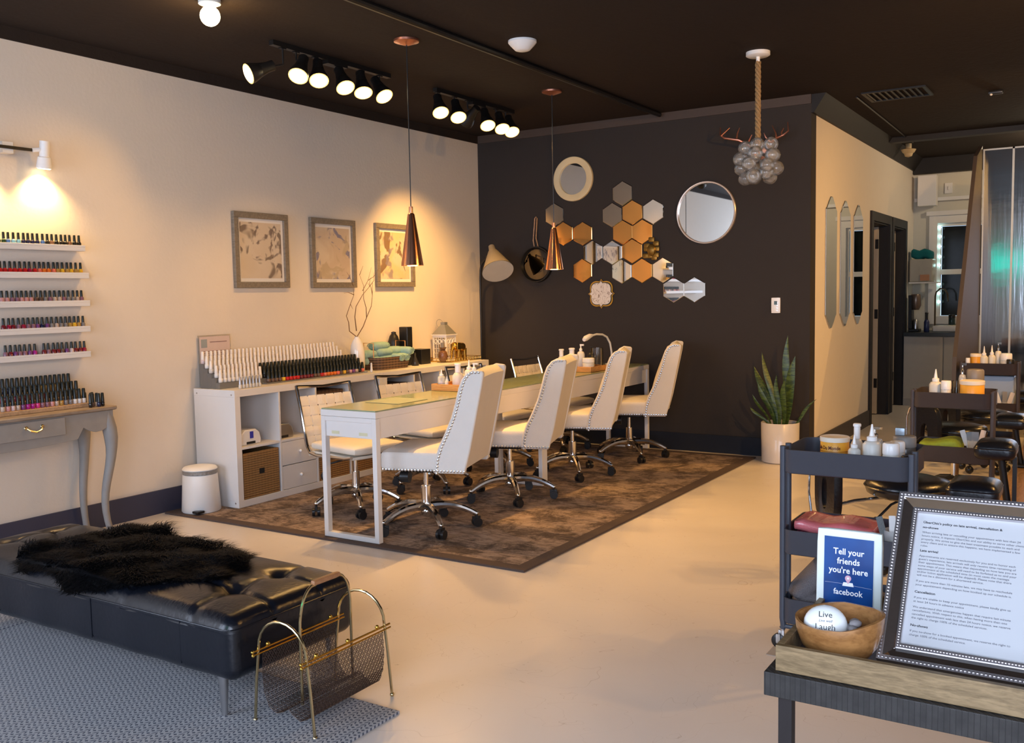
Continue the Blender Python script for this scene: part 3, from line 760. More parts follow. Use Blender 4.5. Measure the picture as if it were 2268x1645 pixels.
g = G().lathe([(.0098, .025), (.0085, .072), (.0062, .076)], 10); CAPT = g.mesh('tall_cap', angle=50)
g = G().lathe([(.0088, .025), (.0066, .070), (.0050, .073)], 10); CAPS = g.mesh('slim_cap', angle=50)
for me_ in (BODY, CAP, BODYS, CAPT, CAPS): me_.materials.append(CAPK)
def bottle(loc, colname, cap, label, group, style=0, sc_=1, rz=None, fat=1):
    o = meshobj('nail_polish_bottle', (BODY, BODYS, BODYS)[style], PM[colname], None, loc)
    o.rotation_euler = (0, 0, rz if rz is not None else random.uniform(-.4, .4)); o.scale = (sc_*fat, sc_*fat, sc_)
    c = meshobj('bottle_cap', (CAP, CAPT, CAPS)[style], cap, o)
    tag(o, label, 'nail polish bottle', group); return o
SHC = [['dark green','dark green','blue','light blue','light blue','navy','navy','navy','navy','blue','black','brown','black','black','black','brown','black','black'],
       ['red','red','red','red','red','red','crimson','red','coral','orange','orange','coral','gold','yellow','gold','yellow','gold','yellow'],
       ['pink','pink','mauve','mauve','pink','pink','pink','brown','brown','grey','mauve','nude','nude','mauve','grey','grey','nude','mauve'],
       ['dark red','crimson','dark red','mauve','crimson','mauve','mauve','purple','navy','purple','grey','nude','grey','grey','gold','yellow','gold','grey'],
       ['mauve','dark red','purple','mauve','mauve','purple','magenta','','dark red','mauve','dark red','dark red','brown','purple','pale pink','dark red','dark red','crimson']]
SHZ = [1.674, 1.517, 1.357, 1.208, 1.061]
NM = ['top', 'second', 'third', 'fourth', 'fifth']
for s in range(5):
    sh = thing('wall_ledge', 'white %s polish ledge %s' % (('topmost', 'second from top', 'middle', 'fourth from top', 'lowest')[s], 'on the left wall'), 'shelf', (0, -1.25, SHZ[s]), 0, 'white ledges of nail polish on the left wall')
    ye = .64+(.0, .015, .012, .006, .0)[s]
    G().box(.001, .085, -.65, ye, -.022, 0).build('board', WHITE, sh, smooth=False, bevel=.002)
    G().box(.078, .085, -.65, ye, .0, .012).build('front_lip', WHITE, sh, smooth=False, bevel=.001)
    n = len(SHC[s])
    for i, cn in enumerate(SHC[s]):
        if not cn: continue
        y = -.625-(n-1-i)*.0278+random.uniform(-.002, .002)
        bottle((.046, y, SHZ[s]+.0005), cn, CAPK, '%s polish with black cap, %s from the right on the %s ledge' % (cn, nth(n-i), NM[s]), 'nail polish on the wall ledges')

# ------------------------------------------------------------------ grey console with cabriole legs
t = thing('console_table', 'shabby grey console table with curved legs under the polish ledges', 'table', (0, -1.25, 0))
TY0, TY1, TXD, TZ = -.62, .63, .335, .765
g = G(); pl_ = [(.012, TY0), (TXD-.02, TY0), (TXD, TY0+.02), (TXD+.004, 0), (TXD, TY1-.02), (TXD-.02, TY1), (.012, TY1)]
g.prism(pl_, TZ-.022, TZ); g.build('table_top', GREYWT, t, bevel=.006)
g = G()
def scallop(u): # apron lower edge
    return TZ-.022-.15+.03*math.cos(u*2*PI)*.0
pts = []
for k in range(33):
    u = -1+2*k/32; z = -.115-.04*math.cos(u*PI*.5)**.8 if abs(u) < .66 else -.07-.045*abs(math.sin((abs(u)-.66)/.34*PI))
    pts.append((u*(TY1-.03), TZ-.022+z))
poly_ = [(TY1-.03, TZ-.0225)]+pts[::-1]+[(-(TY1-.03), TZ-.0225)]
YZ = Matrix(((0,0,1,0),(1,0,0,0),(0,1,0,0),(0,0,0,1)))
g.prism(poly_, TXD-.035, TXD-.015, YZ)
XZ = Matrix(((1,0,0,0),(0,0,1,0),(0,1,0,0),(0,0,0,1)))
for yy in (TY1-.045, TY0+.025): g.prism([(.03, TZ-.0225), (.03, TZ-.13), (.10, TZ-.10), (.17, TZ-.125), (.24, TZ-.10), (TXD-.036, TZ-.13), (TXD-.036, TZ-.0225)], yy, yy+.02, XZ)
g.build('apron', GREYW, t, smooth=False, bevel=.002)
d = G().box(TXD-.0149, TXD-.004, -.30, .30, TZ-.125, TZ-.03).build('drawer_front', GREYW, t, smooth=False, bevel=.003)
g = G().tube([(TXD+.002, .16, TZ-.065), (TXD+.016, .15, TZ-.078), (TXD+.02, .12, TZ-.087), (TXD+.016, .09, TZ-.078), (TXD+.002, .08, TZ-.065)], .005, 8); g.sph((TXD, .165, TZ-.062), .011, 8, sc_=(.5, 1, 1)).sph((TXD, .075, TZ-.062), .011, 8, sc_=(.5, 1, 1)); g.build('drawer_pull', BRASS, d)
for sx_, x in ((1, TXD-.05), (-1, .055)):
    for sy_, y in ((1, TY1-.06), (-1, TY0+.06)):
        pts = []; rr = []
        for k in range(15):
            f = k/14; z = (TZ-.025)*(1-f); off = .030*math.sin(f*PI*1.05)*(1 if f < .5 else 1)*math.cos(f*PI*.98)*1.5
            pts.append((x+sx_*off*.6, y+sy_*off, max(z, .004))); rr.append(1.3*(.026-.012*min(1, f*1.15)+.007*math.exp(-((f-.17)/.12)**2)+(.004 if f > .95 else 0)))
        G().tube(pts, rr, 8).build('leg', GREYW, t, angle=60)
# polish on the console
rs = thing('display_riser', 'pale wooden stepped riser holding bottles on the grey console', 'riser', (0, -1.25, TZ+.001))
g = G(); WD = mat_wood('pale_riser_wood', (.35, .22, .12), (.48, .32, .19), .5)
for k, (x0_, x1_) in enumerate(((.17, .235), (.10, .17), (.03, .10))): g.box(x0_, x1_, -.6, .515, 0, .022+.040*k)
g.build('step_block', WD, rs, smooth=False, bevel=.002)
rowc = [['nude','pink','pale pink','nude','purple','magenta','magenta','hot pink','mauve','mauve','pink','nude','gold','grey','grey','white','white','white'],
        ['pink','red','dark red','navy','crimson','dark red','dark red','dark red','brown','mauve','dark red','black','black','brown','black','black','black','grey'],
        ['navy','dark green','navy','navy','navy','navy','navy','black','black','black','black','gold','gold','gold','gold','black','black','black']]
for k in range(3):
    n = 18
    for i in range(n):
        y = -.75-(n-1-i)*.0275; x = (.203, .135, .065)[k]
        bottle((x, y, TZ+.0235+.040*k), rowc[k][i], CAPK, '%s polish, %s from the right in the %s row of the console riser' % (rowc[k][i], nth(n-i), ('front', 'middle', 'back')[k]), 'bottles on the console riser', 1, 1.1)
for i, (x, y, cn) in enumerate(((.285, -.765, 'black'), (.262, -.735, 'brown'), (.29, -.715, 'navy'), (.255, -.705, 'nude'), (.28, -.685, 'black'), (.215, -.715, 'black'), (.19, -.69, 'black'), (.16, -.715, 'black'))):
    bottle((x, y, TZ+.0015), cn, CAPK, '%s bottle standing loose at the right end of the console, %s of the loose ones' % (cn, nth(i+1)), 'loose bottles at the console end', 1)
tag(G().box(.18, .30, -.715+.09, -.62+.0, TZ+.001, TZ+.004).box(.296, .30, -.645, -.622, TZ+.004, TZ+.014).build('small_tray', ACRYL, smooth=False), 'small clear tray at the right corner of the grey console', 'tray') if False else None

# ------------------------------------------------------------------ rack of gel bottles on the near shelf
RZ0 = KT+.001
rk = thing('acrylic_riser', 'clear stepped acrylic riser full of white and black capped bottles', 'riser', (.02, .0, RZ0))
XT = [.262-.038*k for k in range(6)]; ZT = [.010+.030*k for k in range(6)]
for k in range(6):
    y0_ = .19 if k else .56; y1_ = 1.60 if k < 3 else 1.50
    G().box(XT[k]-.0375, XT[k], y0_, y1_, 0, ZT[k]-.001).build('step', ACRYL, rk, smooth=False)
for k in range(6):
    x = XT[k]-.019+.02; z = RZ0+ZT[k]
    if k < 3:
        ys = [.595+.0345*i for i in range(29)]
        cols = (['brown']*4+['yellow']+['red']*4+['dark red']*4+['brown']*2+['red','coral','orange','orange','orange','coral','brown','yellow','brown','pink','purple','nude','black','coral']) if k == 0 else ['black']*29
        for i, y in enumerate(ys):
            bottle((x, y, z), cols[i], CAPK, '%s bottle, %s from the left in the %s black row of the clear riser' % (cols[i], nth(i+1), ('front', 'second', 'third')[k]), 'black capped bottles on the clear riser', 2, 1.0, fat=1.5)
        if k: 
            for i in range(11):
                bottle((x, .215+.034*i, z), 'white', CAPW, 'white bottle, %s from the left in the %s white row of the riser' % (nth(i+1), ('', 'lowest', 'second')[k]), 'white capped bottles on the clear riser', 2, 1.12, fat=1.25)
    else:
        for i in range(37):
            y = .205+.0345*i
            bottle((x, y, z), random.choice(['white', 'white', 'nude', 'pale pink', 'clear']), CAPW, 'white bottle, %s from the left in the %s white row of the riser' % (nth(i+1), ('third', 'fourth', 'topmost')[k-3]), 'white capped bottles on the clear riser', 2, 1.12, fat=1.25)
for i in range(7):
    bottle((.345, .27+.028*i, RZ0), 'clear', CAPG, 'silver capped bottle, %s from the left in front of the clear riser' % nth(i+1), 'clear bottles in front of the riser', 2, 1.05)
bottle((.30, 1.625, RZ0), 'white', CAPW, 'single white capped bottle standing at the right end of the riser', 'single bottle', 2)
# notice behind the riser
t = thing('notice_sign', 'small pink printed notice in a clear holder behind the bottle riser', 'sign', (.012, .22, KT+.001))
G().box(0, .003, 0, .275, .0, .345).build('holder', ACRYL, t, smooth=False)
G().box(.0035, .0045, .01, .265, .12, .335).build('sheet', M('pink_paper', (.62, .50, .46), .7), t, smooth=False)
G().box(.005, .0055, .022, .072, .262, .318).build('picture_square', M('grey_square', (.30, .33, .33), .7), t, smooth=False)
g = G()
for q in range(6): g.box(.005, .0055, .026, .23-.02*(q % 3), .235-.014*q, .239-.014*q)
g.box(.005, .0055, .095, .24, .295, .301); g.build('printed_lines', M('notice_ink', (.25, .16, .15), .7), t, smooth=False)

# vase and branches
VX, VY = .30, 1.27
# (stands behind the front bottles)
VX = .13; VY = 1.66
tag(G().lathe([(.045, 0), (.055, .01), (.059, .09), (.057, .16), (.048, .21), (.033, .243), (.019, .262), (.0195, .272), (.012, .272), (.010, .25)], 28, c=(0,0,0)).build('vase', M('white_ceramic', (.80, .77, .72), .15, coat=.5), angle=50), 'tall white bottle vase holding bare twigs, between riser and towels', 'vase').location = (VX, VY, KT+.001)
g = G(); rb = random.Random(5)
def tw(pts, r0): g.tube(pts, [1.35*r0*(1-.7*i/(len(pts)-1)) for i in range(len(pts))], 6)
def tp(a, b): return (VX+b*.3, VY+a, KT+.27+b)
base_ = [(0, -.03), (0, .0)]
tw([(VX, VY, KT+.20), tp(0, 0), tp(-.10, .05), tp(-.13, .12), tp(-.17, .17), tp(-.15, .26), tp(-.13, .33), tp(-.16, .40)], .0035)
tw([(VX, VY, KT+.20), tp(0, 0), tp(.05, .08), tp(.07, .15), tp(.10, .24), tp(.085, .33), tp(.06, .42)], .0035)
tw([tp(-.02, .05), tp(-.07, .16), tp(-.08, .24), tp(-.03, .33), tp(.03, .39), tp(.02, .46)], .003)
tw([tp(.07, .15), tp(.04, .23), tp(-.01, .30), tp(-.04, .40), tp(-.11, .48)], .0025)
tw([tp(-.13, .33), tp(-.20, .35), tp(-.25, .345)], .0022); tw([tp(-.16, .40), tp(-.21, .46), tp(-.26, .50)], .002)
tw([tp(-.04, .36), tp(0, .44), tp(.01, .54)], .002); tw([tp(.0, .44), tp(.06, .47), tp(.10, .53)], .002); tw([tp(-.11, .48), tp(-.09, .55)], .0018); tw([tp(.085, .33), tp(.05, .39), tp(.0, .42)], .002)
tw([tp(-.15, .26), tp(-.11, .22)], .002); tw([tp(.03, .39), tp(.07, .44), tp(.05, .50)], .002)
tag(g.build('dry_branches', TWIG, angle=180), 'bare brown twigs standing in the white bottle vase', 'branches')

# basket with towels
t = thing('towel_basket', 'dark wicker basket of rolled aqua towels on the shelf', 'basket', (.155, 1.965, KT+.001))
g = G(); n = 40; vs = []; fs = []
for (sc1, z) in ((.90, 0), (.96, .05), (1.0, .10), (.96, .10), (.92, .05), (.86, .01)):
    for j in range(n):
        a = 2*PI*j/n; ex = .45; cx_ = math.copysign(abs(math.cos(a))**ex, math.cos(a))*.125*sc1; cy_ = math.copysign(abs(math.sin(a))**ex, math.sin(a))*.215*sc1
        vs.append((cx_, cy_, z+(.0)))
for i in range(5):
    for j in range(n): fs.append((i*n+j, i*n+(j+1) % n, (i+1)*n+(j+1) % n, (i+1)*n+j))
fs.append(tuple(range(n))[::-1]); fs.append(tuple(range(5*n, 6*n))); g.add(vs, fs); g.build('wicker_body', WICKD, t)
g = G(); 
for y in (-.20, .20): g.tube([(-.05, y, .09), (-.05, y, .215), (.05, y, .215), (.05, y, .09)], .004, 6)
g.build('handle', TREYW, t)
def roll(r_, L):
    g = G(); prof = []
    for k in range(9):
        a = -PI/2+PI*k/8; pass
    g.rbox((0, 0, 0), (L/2, r_, r_*.9), r_*.88, 5)
    for q in (-1, 1):
        sp = [(q*(L/2+.001), math.cos(k*.7)*r_*.8*(1-k/26), math.sin(k*.7)*r_*.75*(1-k/26)) for k in range(24)]
        g.tube(sp, .0035, 5)
    return g.mesh('rolled_towel', angle=80)
RM = roll(.041, .18)
TWL = [(-.02, -.15, .075, 1.25, 'large aqua towel lying across the left of the basket'), (.0, -.02, .085, 1.45, 'folded aqua towel in the middle of the basket, lowest'), (.04, .06, .085, 0, 'rolled aqua towel end, left one of the front row'), (.04, .13, .085, 0, 'rolled aqua towel end, right one of the front row'),
       (-.03, -.16, .125, 1.5, 'pale aqua towel on top at the left back of the basket'), (.0, -.03, .135, 1.5, 'flat aqua towel on top in the middle of the basket'), (.0, .09, .142, 1.35, 'long aqua towel roll lying on top at the right'), (-.07, .15, .12, .2, 'aqua towel roll at the right back of the basket'), (-.02, -.05, .185, 1.5, 'topmost pale aqua towel on the pile'), (.05, .17, .135, .1, 'aqua towel roll at the right end of the upper row')]
for i, (x, y, z, rz, lb) in enumerate(TWL):
    o = meshobj('rolled_towel', RM, TEALT, None, (.155+x, 1.965+y, KT+z)); o.rotation_euler = (0, 0, rz); o.scale = (1, 1.05, 1) if rz < 1 else (1.0, 1.25, .95)
    tag(o, lb, 'towel', 'rolled towels in the wicker basket')
# black boxes, lantern, candle holder, elephant, gilt tray
tag(G().box(-.045, .045, -.035, .035, 0, .325).build('black_speaker', BLACKP, smooth=False, bevel=.006), 'tall narrow black box on the shelf right of the towels', 'speaker').location = (.10, 2.31, KT+.001)
tag(G().lathe([(.045, 0), (.05, .02), (.05, .2), (.035, .25), (.02, .27), (.02, .285), (0, .29)], 20).build('black_bottle', BLACKP, angle=50), 'rounded black bottle behind the tall narrow black box', 'bottle').location = (.05, 2.21, KT+.001)
tag(G().lathe([(.03, 0), (.035, .01), (.02, .05), (.008, .08), (.01, .1), (0, .115)], 16).build('small_figurine', M('dark_glazed', (.03, .03, .035), .15), angle=60), 'small dark glazed figurine in front of the tall black box', 'figurine').location = (.20, 2.30, KT+.001)
tag(G().box(-.06, .06, -.065, .065, 0, .128).build('black_cube', BLACKP, smooth=False, bevel=.004), 'squat black cube box between tall black box and lantern', 'box').location = (.12, 2.48, KT+.001)
t = thing('lantern', 'white cut-out lantern with grey pyramid roof on the shelf', 'lantern', (.11, 2.845, KT+.012), .0)
g = G()
for a in range(4):
    Mr = rotm('Z', a*PI/2); g.box(-.075, -.062, -.075, -.062, 0, .22, Mr); g.box(-.062, .062, -.075, -.069, 0, .018, Mr); g.box(-.062, .062, -.075, -.069, .20, .22, Mr)
    for z in (.06, .10, .14): g.box(-.062, .062, -.073, -.071, z, z+.004, Mr)
    for x in (-.035, -.012, .012, .035): g.box(x-.002, x+.002, -.073, -.071, .018, .2, Mr)
    for x in (-.04, 0, .04): g.tube([(x+.018*math.cos(q*PI/4), -.072, .165+.018*math.sin(q*PI/4)) for q in range(8)], .004, 5, Mr, closed=True)
g.box(-.08, .08, -.08, .08, -.006, 0); g.box(-.085, .085, -.085, .085, .22, .228); g.build('cage', WHITEM, t, smooth=False)
g = G(); g.add([(-.08,-.08,.228),(.08,-.08,.228),(.08,.08,.228),(-.08,.08,.228),(-.02,-.02,.315),(.02,-.02,.315),(.02,.02,.315),(-.02,.02,.315)], [(0,3,2,1),(4,5,6,7),(0,1,5,4),(1,2,6,5),(2,3,7,6),(3,0,4,7)])
g.box(-.022, .022, -.022, .022, .315, .335); g.tube([(-.05+.035*math.cos(q*PI/6), 0, .325+.035*math.sin(q*PI/6)) for q in range(12)], .002, 5, closed=True); g.build('roof', M('grey_zinc', (.26, .26, .25), .5, .4), t, smooth=False)
t = thing('gilt_tray', 'gilt mirror tray with rail under lantern and elephant', 'tray', (.145, 2.93, KT+.001))
G().box(-.14, .14, -.23, .23, 0, .008).build('tray_base', GOLD, t, smooth=False)
g = G()
for z in (.03,): g.tube([(-.14, -.23, z), (.14, -.23, z), (.14, .23, z), (-.14, .23, z)], .003, 6, closed=True)
for q in range(12):
    y = -.23+.46*q/11
    for x in (-.14, .14): g.cyl((x, y, .008), (x, y, .032), .0035, n=6)
for q in range(1, 7):
    for y in (-.23, .23): g.cyl((-.14+.04*q, y, .008), (-.14+.04*q, y, .032), .0035, n=6)
g.build('rail', GOLD, t)
t = thing('candle_holder', 'brown pineapple shaped candle holder in front of the white lantern', 'candle holder', (.225, 2.66, KT+.0095))
G().lathe([(.02, 0), (.038, .02), (.043, .05), (.036, .085), (.018, .10), (.022, .105), (.036, .125), (.022, .122), (0, .118)], 20).build('pineapple_body', M('brown_ceramic', (.16, .07, .03), .3, coat=.4, bump=.6, bscale=90), t)
G().cyl((0,0,.118), (0,0,.165), .015).build('candle', M('grey_wax', (.20, .19, .18), .6), t)
t = thing('elephant_figurine', 'polished gold elephant figurine on the gilt tray', 'figurine', (.20, 2.95, KT+.0095), PI/2)
g = G().rbox((0, 0, .11), (.065, .04, .042), .038, 5); g.sph((-.075, 0, .125), .034, 12); g.tube([(-.10, 0, .12), (-.125, 0, .08), (-.125, 0, .03), (-.14, 0, .012)], [.016, .012, .009, .007], 8)
for sx_ in (-.045, .045):
    for sy_ in (-.022, .022): g.tube([(sx_, sy_, .10), (sx_, sy_, .0)], [.019, .015], 10)
for sy_ in (-1, 1): g.rbox((-.065, sy_*.038, .12), (.026, .005, .034), .005, 3); g.tube([(-.10, sy_*.014, .10), (-.125, sy_*.018, .095)], [.005, .002], 6)
g.tube([(.065, 0, .13), (.08, 0, .09), (.078, 0, .06)], .004, 6)
g.build('elephant_body', GOLD, t, angle=70)

# pedal bin
t = thing('pedal_bin', 'small white pedal bin with grey bag rim beside the shelf end', 'bin', (.22, .02, .0125))
G().lathe([(.118, 0), (.122, .006), (.108, .235), (.106, .24)], 36).build('bin_body', WHITEM, t, angle=50)
G().lathe([(.104, .24), (.109, .243), (.108, .262), (.105, .265)], 36).build('bag_rim', M('grey_bag', (.25, .24, .23), .3, var=.3, scale=60, bump=.8), t, angle=50)
G().lathe([(.108, .266), (.11, .272), (.100, .284), (.06, .292), (0, .294)], 36).build('lid', WHITEM, t, angle=50)
G().rbox((.085, -.095, .015), (.028, .028, .009), .006, 3).build('pedal', BLACKP, t)

# ------------------------------------------------------------------ framed art
def art(y0, y1, z0, z1, label, mat):
    t = thing('framed_print', label, 'picture', (.002, (y0+y1)/2, (z0+z1)/2), 0, 'abstract prints on the left wall')
    hw, hh = (y1-y0)/2, (z1-z0)/2; g = G().frame(-hw, hw, -hh, hh, .042, 0, .028, Matrix(((0,1,0,0),(1,0,0,0),(0,0,1,0),(0,0,0,1))))
    g.build('frame', FRAMEG, t, smooth=False, bevel=.003)
    G().box(.004, .010, -hw+.042, hw-.042, -hh+.042, hh-.042).build('mount', PAPER, t, smooth=False)
    G().box(.0102, .011, -hw+.062, hw-.062, -hh+.068, hh-.068).build('artwork', mat, t, smooth=False)
art(.555, 1.065, 1.437, 1.965, 'abstract print with grey brown blotches, left of the three', mat_art('art_brown', 3.1, [(.60, .50, .38), (.13, .09, .08), (.12, .08, .06)]))
art(1.30, 1.80, 1.435, 1.965, 'abstract print with pale blue blotches, middle of the three', mat_art('art_blue', 7.7, [(.55, .44, .33), (.16, .17, .30), (.45, .36, .24)]))
art(2.05, 2.555, 1.440, 1.965, 'abstract print with dark brown streak, right of the three, behind the pendant', mat_art('art_streak', 12.4, [(.62, .48, .28), (.14, .07, .03), (.22, .19, .24)]))

# ------------------------------------------------------------------ back wall pieces
YB = 3.6
YW = lambda y0: Matrix(((1,0,0,0),(0,0,-1,y0),(0,1,0,0),(0,0,0,1)))   # local z points out of the wall
HEX = [(.831,2.072,0),(.923,1.898,1),(1.119,1.888,1),(1.514,2.217,0),(1.414,2.037,0),(1.606,2.047,1),(1.801,2.041,0),(1.513,1.880,1),(1.699,1.877,1),(1.218,1.717,0),(1.410,1.709,0),(1.602,1.714,1),(1.113,1.559,1),(1.499,1.542,0),(1.693,1.542,1),(1.888,1.542,0),(1.985,1.372,0),(2.172,1.370,0)]
HL = ['smoky hexagon mirror at the top left of the small left cluster', 'orange hexagon mirror, left one of the upper pair beside the copper pendant', 'orange hexagon mirror, right one of the upper pair beside the pendant', 'clear hexagon mirror at the very top of the cluster', 'clear hexagon mirror left of the topmost orange one', 'topmost orange hexagon mirror of the large cluster', 'clear hexagon mirror right of the topmost orange one, nearest the round mirror',
      'orange hexagon mirror, left in the second orange row', 'orange hexagon mirror, right in the second orange row', 'clear hexagon mirror above and right of the lowest left orange one', 'clear hexagon mirror left of the single middle orange one', 'single orange hexagon mirror in the middle orange row', 'lowest orange hexagon mirror of the left cluster', 'clear hexagon mirror at the left of the lower orange row', 'orange hexagon mirror in the lower row', 'clear hexagon mirror right of the lower orange row', 'clear hexagon mirror, left one of the lowest right pair', 'clear hexagon mirror, rightmost and lowest of all']
for (x, z, k), lb in zip(HEX, HL):
    R0 = .1080; g = G(); po = [(R0*math.sin(PI/3*i), R0*math.cos(PI/3*i)) for i in range(6)]; pi_ = [(a*.955, b*.955) for a, b in po]
    vs = [(a, b, .001) for a, b in po]+[(a, b, .003) for a, b in po]+[(a, b, .0055) for a, b in pi_]
    fs = [tuple(range(6))[::-1], tuple(range(12, 18))]+[(i, (i+1) % 6, 6+(i+1) % 6, 6+i) for i in range(6)]+[(6+i, 6+(i+1) % 6, 12+(i+1) % 6, 12+i) for i in range(6)]
    g.add(vs, fs, Matrix(((1,0,0,0),(0,0,-1,0),(0,1,0,0),(0,0,0,1)))); o = g.build('hexagon_mirror', MIRRORO if k else (MIRROR_DIM if HL.index(lb) in (0, 3, 4) else MIRROR), smooth=False)
    tl = False; o.location = (x, YB-(.0105 if tl else 0), z); o.rotation_euler = (-.09 if tl else 0, 0, 0 if tl else random.uniform(-.012, .012)); tag(o, lb, 'mirror', 'hexagon mirrors on the dark wall')
def disc_mirror(name, label, x, z, r, rim, rimmat, cat='mirror', inner=MIRROR, dep=.025):
    t = thing(name, label, cat, (x, YB-.001, z)); Mx = Matrix(((1,0,0,0),(0,0,-1,0),(0,1,0,0),(0,0,0,1)))
    G().lathe([(r-rim, .004), (r-rim, dep), (r-rim+.004, dep+.002), (r-.004, dep+.002), (r, dep-.003), (r, 0), (r-rim, 0)], 64, Mx).build('rim', rimmat, t)
    G().lathe([(0, .004), (r-rim, .004), (r-rim, .010), (0, .010)], 64, Mx).build('mirror_glass', inner, t)
disc_mirror('round_mirror', 'large round mirror with thin pale rim on the dark wall', 2.278, 2.004, .257, .014, M('champagne_rim', (.62, .52, .45), .3, .6))
disc_mirror('round_mirror', 'smaller round mirror with wide cream ring frame, upper left on dark wall', 1.035, 2.378, .197, .058, M('cream_ring', (.72, .58, .34), .5))
# hanging pan-like black mirror on strap
t = thing('hanging_disc', 'black glossy disc hanging from a leather strap behind the pendant', 'wall decoration', (.64, YB-.002, 1.631)); Mx = Matrix(((1,0,0,0),(0,0,-1,0),(0,1,0,0),(0,0,0,1)))
G().lathe([(0, .010), (.14, .010), (.155, .035), (.165, .035), (.168, .0), (0, 0)], 48, Mx).build('disc_frame', BLACKM, t)
G().lathe([(0, .0102), (.138, .0102), (.10, .016), (.05, .0185), (0, .019)], 48, Mx).build('convex_mirror', M('dark_mirror', (.10, .09, .08), .03, 1), t)
G().tube([(-.02, -.012, .16), (-.03, -.014, .22), (-.012, -.010, .42), (.0, -.008, .435), (.012, -.010, .42), (.0, -.014, .24), (.02, -.012, .16)], .006, 6).build('strap', mat_wood('tan_leather', (.38, .20, .09), (.5, .28, .14)), t)
# quatrefoil ornament
t = thing('quatrefoil_plaque', 'cream and gold quatrefoil plaque below the hexagon mirrors', 'wall decoration', (1.303, YB-.001, 1.35))
def quat(r, b=0): 
    out = []
    for k in range(64):
        a = 2*PI*k/64; q = r*(1+.10*math.cos(4*a+PI)-.05*max(0, math.cos(4*a))**3)+.028*max(0, math.cos(4*a))**14; out.append((q*math.cos(a), q*math.sin(a)))
    return out
G().prism(quat(.122), 0, .012, Mx).build('back_plate', GOLD, t, smooth=False)
G().prism(quat(.110), .012, .016, Mx).build('black_line', BLACKP, t, smooth=False)
G().prism(quat(.103), .016, .020, Mx).build('cream_face', mat_marble(), t, smooth=False)
# butterfly-like gold ornament
t = thing('wall_ornament', 'small dark gold leaf shaped ornament right of the hexagon mirrors', 'wall decoration', (1.79, YB-.012, 1.715))
g = G()
for k in range(9):
    a = 2*PI*k/9+.2; g.rbox((math.cos(a)*(.045+.02*(k%2)), 0, math.sin(a)*(.05+.02*(k%3))), (.028, .010, .022), .009, 2, M=None)
g.sph((0, -.005, 0), .045, 8, sc_=(1, .6, 1.2)); g.build('leaf_cluster', M('antique_gold', (.22, .13, .03), .35, .8, var=.5, scale=50), t)
# thermostat
t = thing('wall_switch', 'white switch plate on the dark wall above the plant', 'switch', (2.861, YB-.001, 1.231))
G().rbox((0, -.006, 0), (.036, .006, .062), .004, 3).build('plate', WHITEG, t)
G().box(-.012, .012, -.014, -.012, .005, .035).build('display', M('dark_display', (.05, .09, .09), .3), t, smooth=False)
g = G()
for q in range(4): g.box(-.014+.022, -.004+.022, -.014, -.012, -.045+.02*q, -.038+.02*q)
g.build('buttons', STEEL, t, smooth=False)
# antlers
t = thing('antler_mount', 'copper antlers mounted on the dark wall behind the bubble chandelier', 'wall decoration', (2.75, YB-.001, 2.47))
def ap(x, z, d=.13): return (x-2.75, -d, z-2.47)
for nm, L in (('antler', [[(2.70,2.47,.03),(2.66,2.51,.10),(2.60,2.545,.14),(2.49,2.57,.16),(2.45,2.60,.15),(2.445,2.66,.13)], [(2.46,2.59,.16),(2.50,2.625,.15),(2.525,2.65,.14)], [(2.66,2.51,.10),(2.68,2.545,.12),(2.70,2.58,.12)], [(2.58,2.55,.14),(2.585,2.60,.13),(2.60,2.645,.12)]]),
              ('antler', [[(2.80,2.47,.03),(2.845,2.505,.10),(2.90,2.53,.14),(2.96,2.545,.16),(2.995,2.575,.15),(2.985,2.645,.13)], [(2.845,2.51,.10),(2.81,2.55,.12),(2.795,2.585,.12)], [(2.90,2.535,.14),(2.895,2.57,.14),(2.86,2.635,.12)], [(2.95,2.545,.16),(2.945,2.565,.16),(2.96,2.60,.15)]])):
    g = G()
    for i, pth in enumerate(L): g.tube([ap(x, z, d) for x, z, d in pth], [(.014 if i == 0 else .009)*(1-.72*k/(len(pth)-1)) for k in range(len(pth))], 8)
    g.build(nm, COPPERD, t)
G().lathe([(0, 0), (.07, 0), (.075, .012), (.05, .03), (0, .034)], 24, Mx).build('mounting_plate', COPPERD, t)
# hall mirrors
MX2 = Matrix(((0,0,1,0),(1,0,0,0),(0,1,0,0),(0,0,0,1)))
for i, y in enumerate((4.235, 4.735, 5.245)):
    hw = .185; po = [(-hw, -.44), (-hw*.8, -.46), (-hw*.55, -.50), (-.03, -.55), (.03, -.55), (hw*.55, -.50), (hw*.8, -.46), (hw, -.44), (hw, .44), (hw*.8, .46), (hw*.55, .50), (.03, .55), (-.03, .55), (-hw*.55, .50), (-hw*.8, .46), (-hw, .44)]
    o = G().prism(po, .002, .010, MX2).build('pointed_mirror', MIRROR, smooth=False, bevel=.004); o.location = (3.13, y, 1.575)
    tag(o, 'tall mirror with pointed ends on the hall wall, %s' % ('nearest the dark corner', 'middle of three', 'nearest the doors')[i], 'mirror', 'pointed mirrors on the hall wall')

